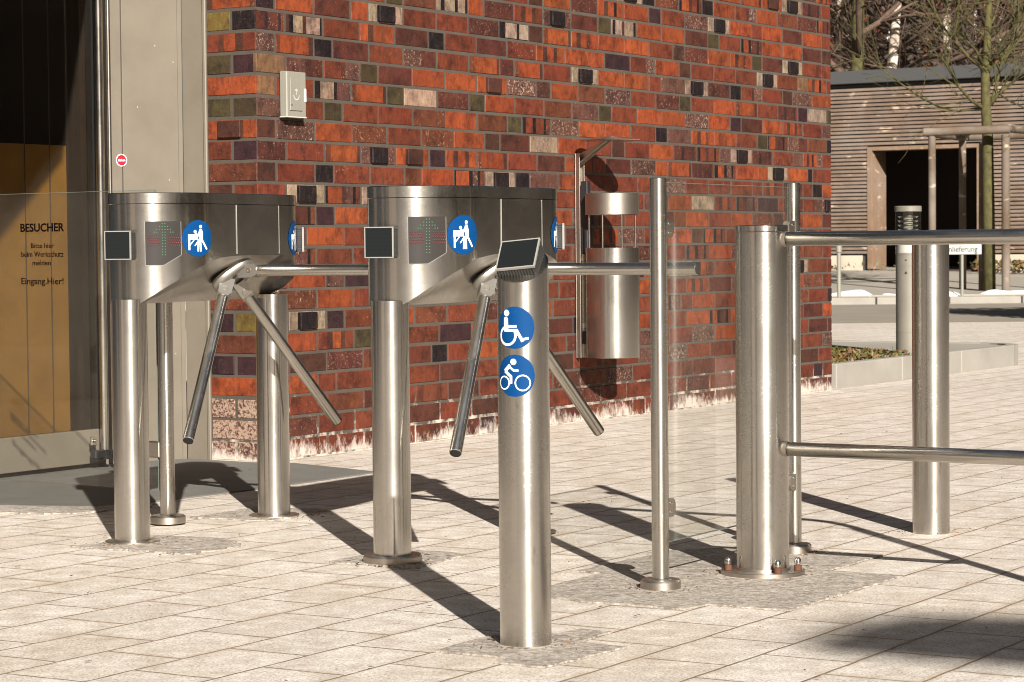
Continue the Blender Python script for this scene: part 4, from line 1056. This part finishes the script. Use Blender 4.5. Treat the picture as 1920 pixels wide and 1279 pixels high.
# ================================================================== PLANTED BED + LAMP BOLLARD
K0 = Vector((1.858, 14.05, 0)); KD = Vector((.533, .846, 0)).normalized(); KN = Vector((KD.y, -KD.x, 0))
kb = MB(); L_ = 0
while L_ < 2.85:
    k = min(.95, 2.85 - L_); kb.obox(K0 + KD * (L_ + .003) - KN * .08 - Z * .1, KD * (k - .006), KN * .08, Z * .24, .006); L_ += .95
e1 = K0 + KD * 2.85
for k in range(6):
    a0, a1 = rad(k * 15), rad((k + 1) * 15); cen = e1 - KN * .35
    P_ = lambda r, a: cen + KN * (r * math.cos(a)) + KD * (r * math.sin(a))
    kb.poly([P_(.27, a0) - Z * .1, P_(.35, a0) - Z * .1, P_(.35, a1) - Z * .1, P_(.27, a1) - Z * .1], Z * .24)
e2 = e1 - KN * .35 + KD * .35
kb.obox(e2 - KD * .08 - Z * .1, -KN * 1.9, KD * .08, Z * .24, .006)
bed = tag(kb.build('bed_kerb', M['kerb']), kind='structure')
so_ = MB(); so_.poly([tuple(K0 - KN * .081 + Z * .0), tuple(e1 - KN * .081), tuple(e1 - KN * .36 + KD * .268), tuple(e1 - KN * 2.2 + KD * .268), tuple(K0 - KN * 2.2)], (0, 0, .115)); tag(so_.build('bed_soil', M['soil']), kind='structure')
def leaf_mass(name, fn, count, sz, cols, upb=.4):
    mb = MB()
    for _ in range(count):
        c = Vector(fn()); s = sz * random.uniform(.5, 1.3)
        d = Vector((random.gauss(0, 1), random.gauss(0, 1), random.gauss(0, .6) + upb)).normalized(); e = d.orthogonal().normalized(); e.rotate(Matrix.Rotation(random.uniform(0, 6.28), 3, d)); f_ = d.cross(e)
        mb.v += [tuple(c - e * s), tuple(c + f_ * s * .45), tuple(c + e * s), tuple(c - f_ * s * .45)]; i = len(mb.v) - 4
        mb.face((i, i + 1, i + 2, i + 3), jit(random.choice(cols), .25))
    return mb.build(name, M['leaf'])
LC = [(.07, .075, .012), (.13, .06, .015), (.045, .06, .012), (.16, .09, .03), (.06, .03, .012), (.10, .10, .02)]
def bedpt():
    a, b = random.uniform(.0, 1.45), random.uniform(.09, 1.5); return K0 + KD * a - KN * b + Z * (random.uniform(.11, .165) + .03 * math.sin(a * 9) * math.sin(b * 7))
bs_ = MB(); bs_.poly([tuple(K0 + KD * 1.5 - KN * .081), tuple(e1 - KN * .081), tuple(e1 - KN * .36 + KD * .268), tuple(e1 - KN * 2.2 + KD * .268), tuple(K0 + KD * 1.5 - KN * 2.2)], (0, 0, .135)); tag(bs_.build('raised_paving', M['forecourt']), kind='structure')
lm = leaf_mass('ground_cover', bedpt, 6500, .019, LC); tag(lm, kind='stuff')
lb = empty('lamp_bollard', (2.49, 15.40, .10), 0, 'grey lamp bollard with a louvred glass head standing in the planted bed', 'lamp')
mb = MB(); mb.lathe((0, 0, 0), Z, [(0, .078), (.17, .078), (.171, .077), (.172, .078), (.585, .078), (.586, .077), (.587, .078), (.655, .078), (.657, .080), (.668, .080)], 48); mb.build('column', M['lampgrey'], lb)
mb = MB(); mb.lathe((0, 0, .669), Z, [(0, .070), (.05, .070)], 40); mb.build('diffuser', M['boxlight'], lb)
mb = MB()
for k in range(7): mb.lathe((0, 0, .725 + k * .027), Z, [(0, .052), (.010, .064), (.012, .064), (.004, .05)], 40, False)
mb.build('louvre', M['chrome'], lb)
mb = MB(); mb.lathe((0, 0, .72), Z, [(0, .03), (.205, .03)], 24); mb.build('lamp_core', M['boxgrey'], lb)
mb = MB(); mb.lathe((0, 0, .669), Z, [(0, .079), (.258, .079)], 48, False); mb.build('lamp_glass', M['glass'], lb)
mb = MB(); mb.lathe((0, 0, .928), Z, [(0, .084), (.030, .084), (.034, .080)], 48); mb.build('lamp_cap', M['lampgrey'], lb)
mb = MB()
for zz, rr in ((.625, .006), (.545, .009)): mb.lathe(Vector((-.025, -.0735, zz)), Vector((-.3, -1, 0)), [(0, rr), (.005, rr * .8)], 14)
mb.build('screw', M['chrome'], lb)

# ================================================================== TIMBER SHED
SP = Vector((6.26, 45.0, 0))
sh = empty('timber_shed', tuple(SP), 0, 'long low shed clad in horizontal weathered timber slats with a wide dark doorway', 'shed')
sdx = Vector((.8386, -.5447, 0)); sn = Vector((-.5447, -.8386, 0))    # along to the right, outward
PZ = .38; S0, S1 = -5.0, 9.0; DO0, DO1 = .32, 2.50; ZTOP = 3.72
mb = MB()
def sbox(mb, a, b, z0, z1, t0, t1, bev=0): mb.obox(sdx * a + Z * z0 + sn * t0, sdx * (b - a), Z * (z1 - z0), sn * (t1 - t0), bev)
z = .66; row = 0
pitch = .0705
while z < ZTOP - .03:
    segs_ = [(S0, S1)] if z > 2.585 else [(S0, DO0 - .0), (DO1 + .0, S1)]
    for a, b in segs_:
        # boards of finite length with butt joints
        x0 = a + 0
        cuts = [a] + sorted(random.uniform(a, b) for _ in range(int((b - a) / 4))) + [b]
        for c, d in zip(cuts, cuts[1:]):
            if d - c < .05: continue
            j = random.uniform(-.002, .002); sbox(mb, c + .002, d - .002, z + j, z + .048 + j, .03, .055 + random.uniform(0, .004))
    z += pitch; row += 1
mb.build('slat_cladding', M['slat'], sh)
mb = MB(); sbox(mb, S0, DO0 - .02, .0, ZTOP, -.10, .0); sbox(mb, DO1 + .02, S1, .0, ZTOP, -.10, .0); sbox(mb, DO0 - .02, DO1 + .02, 2.62, ZTOP, -.10, .0); sbox(mb, S0, S1, ZTOP, ZTOP + .02, -4.0, .0)
mb.build('wall_panel', M['darkgrey'], sh)
mb = MB(); sbox(mb, S0, DO0 - .12, .2, .63, .0, .045); sbox(mb, DO1 + .1, S1, .2, .63, .0, .045); mb.build('plinth', M['plinth'], sh)
mb = MB(); sbox(mb, DO0 - .0, DO0 + .10, .38, 2.6, -.55, .07, .004); sbox(mb, DO1 - .06, DO1, .38, 2.6, -.30, .07, .004); sbox(mb, DO0 + .101, DO1 - .061, 2.53, 2.6, -.3, .07, .004); mb.build('door_frame', M['frame_wood'], sh)
mb = MB(); sbox(mb, S0, S1, .3, 3.0, -3.9, -3.8); sbox(mb, S0, S0 + .1, .3, 3.0, -3.8, -.1); sbox(mb, S1 - .1, S1, .3, 3.0, -3.8, -.1); sbox(mb, S0, S1, .3, .36, -3.8, -.1); mb.build('interior_wall', M['interior'], sh)
mb = MB(); sbox(mb, S0 - .05, S1, 3.755, 3.99, -.1, .16, .01); sbox(mb, S0 - .05, S1, 3.90, 3.93, -4.2, -.101); mb.build('roof_fascia', M['fascia'], sh)

# ================================================================== SIGN, SNOW, BASE PLANTING
def pxz(x, y, Yd): return px3(x, y, Yd)
sg_ = empty('sign_post', (6.15, 33.9, .1), 0, 'small white delivery sign on a thin post at the far kerb', 'sign')
mb = MB(); mb.tube((.076, .012, 0), (.076, .012, .80), .022, seg=14); mb.build('pole', M['boxgrey'], sg_)
mb = MB(); mb.box((.065, -.016, .69), (.55, .012, .225), .004); pl_ = mb.build('sign_plate', M['sign_white'], sg_)
text_obj('lettering', 'Anlieferung', .115, 'letter', frame4((.05, -.0225, .612), (1, 0, 0), (0, 0, 1), (0, -1, 0)), pl_, .0005, .001, xs=.88)
bp_ = empty('marker_post', (4.53, 33.95, .1), 0, 'thin pale marker post with wider top sleeve at the far kerb', 'post')
mb = MB(); mb.tube((0, 0, 0), (0, 0, .70), .028, seg=14); mb.build('pole', M['boxgrey'], bp_)
mb = MB(); mb.tube((0, 0, .62), (0, 0, .86), .042, seg=14, bev=.004); mb.build('sleeve', M['boxgrey'], bp_)
def snow(x0, x1, h, y0=34.3, y1=35.0):
    mb = MB(); nx, ny = int((x1 - x0) / .05), 12; g_ = []
    for i in range(nx + 1):
        r = []
        for j in range(ny + 1):
            x = x0 + (x1 - x0) * i / nx; y = y0 + (y1 - y0) * j / ny
            e = min(1, 5 * min(i / nx, 1 - i / nx)) * math.sin(math.pi * j / ny) ** .6
            z = .085 + e * h * (.35 + 1.1 * abs(noise.noise(Vector((x * 1.1, y * 1.6, 3)))) + .5 * noise.noise(Vector((x * 4, y * 4, 1))))
            r.append(mb.vert((x, y, z)))
        g_.append(r)
    for i in range(nx):
        for j in range(ny): mb.face((g_[i][j], g_[i + 1][j], g_[i + 1][j + 1], g_[i][j + 1]), None, True)
    return tag(mb.build('snow_bank', M['snow']), kind='stuff')
snow(4.2, 5.15, .13, 34.35, 34.95); snow(5.15, 5.75, .07, 34.35, 34.85); snow(5.95, 6.3, .09, 33.95, 34.6); snow(6.5, 7.6, .09, 34.35, 34.9)
def basept():
    a = random.uniform(-4, 8)
    if -.2 < a < 2.6 and random.random() < .93: a = 2.7 + random.random() * 4
    return SP + sdx * a + sn * random.uniform(.1, .9) + Z * (random.uniform(.38, .52))
tag(leaf_mass('base_planting', basept, 2600, .05, LC), kind='stuff')

# ================================================================== TREES
def limb(mb, pts, r0, r1, seg=6): mb.path(pts, r0, seg, None, True, r1)
def grow(mb, p, d, L, r, depth, spread=.55, k=4, grav=.0, minr=.0025, wob=.12):
    pts = [p]; q = p.copy(); dd = d.copy()
    for i in range(k):
        dd = (dd + Vector((random.gauss(0, wob), random.gauss(0, wob), random.gauss(0, wob) + grav))).normalized(); q = q + dd * (L / k); pts.append(q.copy())
    r1 = max(minr, r * .55); limb(mb, pts, r, r1, 6 if r > .02 else 4)
    if depth <= 0: return
    for i in range(random.randint(3, 5)):
        j = random.randint(1, k); c = pts[j]; nd_ = (dd + Vector((random.gauss(0, spread), random.gauss(0, spread), random.gauss(0, spread * .8) + .1))).normalized()
        grow(mb, c, nd_, L * random.uniform(.5, .8), max(minr, r * random.uniform(.4, .6)), depth - 1, spread, max(3, k - 1), grav, minr, wob)
TY = 36.0
def tl(px, py, dy=0): # branch sketch in metres around the trunk foot, from its picture on the wall side
    return Vector(((px - 1852) / 127.8, dy, (457.2 - py) / 127.8 + .82 - .12))
yt = empty('young_tree', ((1852 - 960) / 4601.4 * TY, TY, .12), 0, 'young bare tree with mossy green bark rising from a round timber frame', 'tree')
mb = MB(); limb(mb, [tl(1856, 575), tl(1855, 400), tl(1853, 250), tl(1850, 205), tl(1849, 140), tl(1852, 100), tl(1855, 40), tl(1857, -20), tl(1860, -180), tl(1858, -380)], .095, .028, 14)
mb.lathe(tl(1850, 131) - Z * .05, Z, [(0, .07), (.05, .085), (.11, .07)], 12); mb.build('trunk', M['bark_green'], yt)
BR = [([(1848, 205), (1820, 190), (1795, 165), (1772, 130), (1758, 112), (1772, 80), (1780, 60), (1783, 20), (1779, -30)], .028), ([(1843, 203), (1800, 208), (1770, 200), (1735, 180), (1700, 152), (1668, 125), (1640, 100)], .020),
      ([(1843, 128), (1815, 108), (1790, 82), (1765, 55), (1748, 28), (1738, -10), (1730, -60)], .030), ([(1845, 124), (1828, 95), (1810, 82), (1790, 58), (1784, 20), (1770, -40)], .026),
      ([(1856, 125), (1868, 108), (1875, 80), (1895, 50), (1915, 20), (1935, -30)], .028), ([(1858, 128), (1880, 118), (1892, 100), (1905, 80), (1930, 40), (1960, 0)], .024),
      ([(1858, 198), (1872, 178), (1885, 168), (1905, 152), (1935, 130), (1975, 90)], .034), ([(1862, 190), (1870, 165), (1880, 135), (1892, 105), (1912, 78), (1935, 40)], .028),
      ([(1860, 160), (1868, 145), (1880, 120), (1900, 90), (1925, 60)], .02), ([(1872, 175), (1890, 195), (1908, 208), (1935, 222)], .013), ([(1850, 72), (1835, 55), (1815, 30), (1800, -10)], .018), ([(1853, 60), (1870, 35), (1885, 0), (1895, -50)], .018),
      ([(1860, 20), (1838, -20), (1815, -80)], .02), ([(1856, -60), (1885, -110), (1900, -180)], .02)]
twigs = MB()
for pts, r in BR:
    dy = random.uniform(-.9, .9); n_ = len(pts); P = [tl(a, b, dy * i / (n_ - 1)) for i, (a, b) in enumerate(pts)]
    mb = MB(); limb(mb, P, r, r * .28, 8)
    for i in range(1, n_):
        for _ in range(2):
            d = (P[i] - P[i - 1]).normalized(); nd_ = (d + Vector((random.gauss(0, .6), random.gauss(0, .6), random.gauss(.15, .5)))).normalized()
            grow(mb, P[i], nd_, random.uniform(.35, .8), r * .32, 1, .5, 4, .02, .003)
    mb.build('branch', M['bark_green'], yt)
# timber frame round the tree
tf = empty('tree_frame', ((1810 - 960) / 4601.4 * TY, TY, .1), 0, 'four round timber stakes with half-round top rails guarding the young tree', 'tree guard')
def fx(px, Yd): return (px - 960) / 4601.4 * Yd - (1810 - 960) / 4601.4 * TY
for px_, Yd, r in ((1749, 35.9, .055), (1806, 37.1, .055), (1887, 35.6, .062), (1950, 36.8, .06)):
    mb = MB(); mb.tube((fx(px_, Yd), Yd - TY, 0), (fx(px_, Yd), Yd - TY, 2.30), r, seg=14, bev=.008); mb.build('stake', M['post_wood'], tf)
mb = MB(); mb.tube((.28 + .04, .16, 0), (.28 + .04, .16, 2.2), .09, .08, seg=14); mb.build('stake', M['post_wood'], tf)
for (a, ya, b, yb, z0, z1) in ((1733, 35.9, 1895, 35.6, 2.355, 2.375), (1880, 35.7, 1965, 36.9, 2.40, 2.39), (1740, 35.95, 1812, 37.2, 2.35, 2.33), (1800, 37.15, 1960, 36.85, 2.33, 2.35)):
    mb = MB(); mb.tube((fx(a, ya), ya - TY, z0), (fx(b, yb), yb - TY, z1), .062, seg=14, bev=.006); mb.build('top_rail', M['post_wood'], tf)

def bare_tree(name, x, y, h, r, mt, label, cat='tree', group=None, lean=0, depth=3, first=.2, nb=14, zb=.4, L=.35, spread=.55, grav=.0):
    t = empty(name, (x, y, zb), 0, label, cat, group)
    P = [Vector((lean * (i / 8) ** 1.5 + (random.gauss(0, .03 * h / 8) if i else 0), random.gauss(0, .05), h * i / 8)) for i in range(9)]
    mb = MB(); limb(mb, P, r, r * .22, 12); mb.build('trunk', M[mt], t)
    cr = MB()
    for k in range(nb):
        u = first + (1 - first) * (k + .5) / nb; i = min(7, int(u * 8)); c = P[i].lerp(P[i + 1], u * 8 - i); a = random.uniform(0, 6.28)
        d = Vector((math.cos(a), math.sin(a), random.uniform(.25, .8))).normalized()
        grow(cr, c, d, h * L * (1.15 - u * .6), r * .42 * (1.1 - u * .7), depth, spread, 5, grav, .006 if y < 60 else .009)
    cr.build('crown', M['bark_mid'] if mt != 'bark_dark' else M[mt], t); return t
def X_(px, Y): return (px - 960) / 4601.4 * Y
bare_tree('birch_tree', X_(1641, 58), 58, 13, .17, 'bark_birch', 'white-barked birch leaning right, nearest to the brick corner above the shed', 'tree', 'bare trees behind the shed', lean=1.6, nb=16)
bare_tree('birch_tree', X_(1576, 62), 62, 12, .14, 'bark_birch', 'thin birch showing right beside the edge of the brick wall', 'tree', 'bare trees behind the shed', lean=.1, nb=12)
bare_tree('birch_tree', X_(1774, 60), 60, 12, .16, 'bark_birch', 'birch behind the shed roof just left of the young mossy tree', 'tree', 'bare trees behind the shed', lean=.25, nb=16)
bare_tree('oak_tree', X_(1606, 55), 55, 12, .21, 'bark_green', 'thick mossy trunk between the two birches at the brick corner', 'tree', 'bare trees behind the shed', lean=.3, nb=16)
bare_tree('oak_tree', X_(1716, 64), 64, 13, .22, 'bark_dark', 'dark bare tree in the middle above the shed roof', 'tree', 'bare trees behind the shed', lean=-.6, nb=18)
bare_tree('oak_tree', X_(1890, 62), 62, 13, .22, 'bark_dark', 'dark bare tree behind the shed at the right edge', 'tree', 'bare trees behind the shed', lean=.4, nb=18)
bare_tree('oak_tree', X_(1820, 70), 70, 13, .2, 'bark_mid', 'brown bare tree behind the young mossy tree', 'tree', 'bare trees behind the shed', lean=-.3, nb=18)
for k_, (px_, Yd, hh) in enumerate(((1580, 74, 12), (1632, 76, 12), (1680, 72, 12), (1745, 75, 12), (1800, 78, 12), (1860, 74, 12), (1925, 76, 12))):
    bare_tree('bare_tree', X_(px_, Yd), Yd, hh, .12, 'bark_mid', ['slender bare tree deep behind the shed, nearest the brick corner', 'slender bare tree deep behind the shed, beside the leaning birch', 'slender bare tree deep behind the shed, left of the dark middle tree', 'slender bare tree deep behind the shed, above the doorway', 'slender bare tree deep behind the shed, left of the young mossy tree', 'slender bare tree deep behind the shed, right behind the mossy crown', 'slender bare tree deep behind the shed at the right frame edge'][k_], 'tree', 'bare trees behind the shed', lean=random.uniform(-.4, .4), nb=20, first=.12, L=.3)
# rusty beech scrub
def scrub(cx, cy, rx, rz, cz): 
    def f():
        while True:
            v = Vector((random.uniform(-1, 1), random.uniform(-1, 1), random.uniform(-1, 1)))
            if v.length < 1 and noise.noise(v * 2.3 + Vector((cx, cy, 0))) > -.12: return (cx + v.x * rx, cy + v.y * 1.5, cz + v.z * rz)
    return f
RC = [(.22, .07, .02), (.15, .045, .018), (.10, .035, .018), (.28, .10, .035), (.07, .03, .02), (.12, .06, .03)]
for k, (px_, Yd, rx, rz, cz, nl) in enumerate(((1700, 66, 1.3, 1.3, 4.9, 3200), (1600, 68, .8, 1.0, 4.6, 1400), (1800, 72, 1.6, .9, 4.7, 2000), (1660, 70, 1.2, .8, 4.5, 1500))):
    lmm = leaf_mass('beech_shrub', scrub(X_(px_, Yd), Yd, rx, rz, cz), nl, .07, RC, 0)
    tag(lmm, ['broad rusty-leaved beech bush right of the leaning birch', 'small rusty bush at the foot of the mossy trunk', 'wide rusty bush behind the young mossy tree', 'low rusty bush directly left of the broad beech bush'][k], 'shrub', 'rusty bushes behind the shed')

# ================================================================== FAR RED HOUSES
def house(x0, y, w_, h, label, wins, dz=.5, dep=9):
    hs = empty('brick_house', (x0, y, dz), 0, label, 'house', 'red brick houses behind the trees')
    mb = MB(); mb.obox((0, 0, 0), (w_, 0, 0), (0, dep, 0), (0, 0, h)); mb.build('wall', M['house_brick'], hs)
    for (wx, wz, ww, wh) in wins:
        f = MB(); t = .09
        for a, b, c, d in ((wx, wz, ww, t), (wx, wz + wh - t, ww, t), (wx, wz + t, t, wh - 2 * t), (wx + ww - t, wz + t, t, wh - 2 * t), (wx + ww / 2 - .03, wz + t, .06, wh - 2 * t)): f.obox((a, -.05, b), (c, 0, 0), (0, .045, 0), (0, 0, d))
        f.obox((wx - .08, -.12, wz - .08), (ww + .16, 0, 0), (0, .115, 0), (0, 0, .07))
        fr = f.build('window', M['white_paint'], hs)
        p_ = MB(); p_.obox((wx + t, -.02, wz + t), (ww - 2 * t, 0, 0), (0, .016, 0), (0, 0, wh - 2 * t)); p_.build('window_pane', M['dark_glass'], fr)
    mb = MB(); mb.poly([(-.4, -.5, h), (w_ + .4, -.5, h), (w_ + .4, dep / 2, h + 4)], (0, .01, 0))
    mb = MB(); mb.poly([(-.4, -.5, h + .02), (-.4, dep + .5, h + .02), (-.4, dep / 2, h + 4)], (w_ + .8, 0, 0)); mb.build('roof', M['roof_tile'], hs)
    return hs
WN = []
house(8.2, 88, 5.2, 13, 'tall red brick house with white windows, nearest to the wall corner', [(.9 + 2.2 * i, 2.0 + 2.9 * j, 1.2, 1.7) for i in range(2) for j in range(4)])
house(13.6, 92, 6.5, 12, 'red brick house with white windows above the shed roof, beyond the broad beech bush', [(.5 + 2.1 * i, 1.6 + 2.9 * j, 1.25, 1.6) for i in range(3) for j in range(4)])
house(20.4, 86, 8, 12.5, 'red brick house with white windows at the far right', [(.6 + 2.2 * i, 2.3 + 2.9 * j, 1.2, 1.7) for i in range(3) for j in range(4)])
tb = empty('rear_block', (4, 105, .5), 0, 'long red brick block closing the view behind the houses', 'building')
mb = MB(); mb.obox((0, 0, 0), (42, 0, 0), (0, 8, 0), (0, 0, 15)); mb.build('wall', M['house_brick'], tb)
mb = MB(); mb.obox((-.3, -.4, 15.01), (42.6, 0, 0), (0, 8.8, 0), (0, 0, .4)); mb.build('roof', M['roof_tile'], tb)
for a in range(13):
    for b in range(4):
        mb = MB(); mb.obox((1.2 + 3.1 * a, -.06, 1.6 + 3.3 * b), (1.5, 0, 0), (0, .055, 0), (0, 0, 1.9)); w0 = mb.build('window', M['white_paint'], tb)
        mb = MB(); mb.obox((1.3 + 3.1 * a, -.09, 1.7 + 3.3 * b), (1.3, 0, 0), (0, .025, 0), (0, 0, 1.7)); mb.build('window_pane', M['dark_glass'], w0)

# ================================================================== THE SIDE BEHIND THE CAMERA (seen mirrored in the steel)
wh = empty('yard_building', (-26, -24, 0), 0, 'long brown brick works building across the yard, opposite the entrance', 'building')
mb = MB(); mb.obox((0, 0, 0), (34, 0, 0), (0, -8, 0), (0, 0, 6.0)); mb.build('wall', M['house_brick'], wh)
for k in range(8):
    f = MB(); f.obox((1.5 + 4 * k, .0, 1.0), (2.4, 0, 0), (0, .04, 0), (0, 0, 2.8)); f.build('window', M['dark_glass'], wh)
wh2 = empty('side_hall', (-14, -14, 0), rad(70), 'dark timber hall along the left side of the yard', 'building')
mb = MB(); mb.obox((0, 0, 0), (22, 0, 0), (0, -.3, 0), (0, 0, 4.6)); mb.build('wall', M['slat'], wh2)
mb = MB(); mb.obox((-.2, .2, 4.61), (22.4, 0, 0), (0, -3, 0), (0, 0, .25)); mb.build('roof_fascia', M['fascia'], wh2)
pw = empty('reflector_wall', (-10.4, -.3, 0), 0, 'added unseen narrow white wall far to the left, a reflector for the steel', 'wall')  # unseen reflector, added for the thin bright line on the steel tubes
mb = MB(); mb.obox((0, 0, 0), (.43 * .7, .9 * .7, 0), (-.27, .13, 0), (0, 0, 4.4), .01); mb.build('render', M['white_paint'], pw)
fc = empty('left_facade', tuple(DR + DD * 1.08), 0, 'dark clad facade continuing to the left of the glass door', 'building')
mb = MB(); mb.obox(-DN * .12, DD * 9, Z * 3.6, DN * .14); mb.build('wall', M['roof_tile'], fc)
for k in range(4): mb = MB(); mb.obox(DD * (.6 + 2.1 * k) + DN * .021 + Z * .3, DD * 1.5, Z * 2.6, DN * .03); mb.build('window', M['dark_glass'], fc)
rf_ = empty('office_block', (13.5, -22, 0), 0, 'dark office block along the right side of the yard, outside the picture', 'building')
mb = MB(); mb.obox((0, 0, 0), (8, 0, 0), (0, 68, 0), (0, 0, 6.5)); mb.build('wall', M['office_render'], rf_)
for k in range(14): mb = MB(); mb.obox((-.04, 1.5 + 4.6 * k, 1.0), (.035, 0, 0), (0, 3, 0), (0, 0, 2.2)); mb.build('window', M['dark_glass'], rf_)
# unseen plate added behind the camera to throw the soft lower-right shadow
yc = empty('yard_shadow_caster', (5.6, -8.0, 0), 0, 'added unseen plate on one pole behind the camera, shaped to throw a soft shadow', 'shade caster')
def lift(x, y, z=6.6):
    g_ = ground_pt(x, y); k = z / sun_dir.z; return g_ + sun_dir * k - Vector((5.6, -8.0, 0))
def ground_pt(x, y):
    f = 4601.39678; d = fw + rt2 * ((x - 960) / f) - up2 * ((y - 639.5) / f); return Vector((0, 0, H)) + d * (-H / d.z)
mb = MB(); mb.poly([lift(*q) for q in ((1520, 1222), (1610, 1180), (1700, 1166), (1840, 1164), (2100, 1176), (2900, 1240), (2700, 1330), (2100, 1268), (1800, 1246))][::-1], (0, 0, .05)); mb.build('shadow_plate', M['fascia'], yc)
mb = MB(); mb.tube((.0, .0, 0), (.0, .0, 6.59), .08, seg=16); mb.build('pole', M['lampgrey'], yc)
# leaf clump added out of frame at the right to shade the road
def shadept():
    return (random.uniform(6.1, 9.5), random.uniform(24.5, 26.8), random.uniform(.0, 2.4))
tag(leaf_mass('shade_clump', shadept, 14000, .09, [(.03, .045, .012), (.02, .035, .01)], 0), 'added unseen leaf clump that shades the service road at the right', 'hedge')
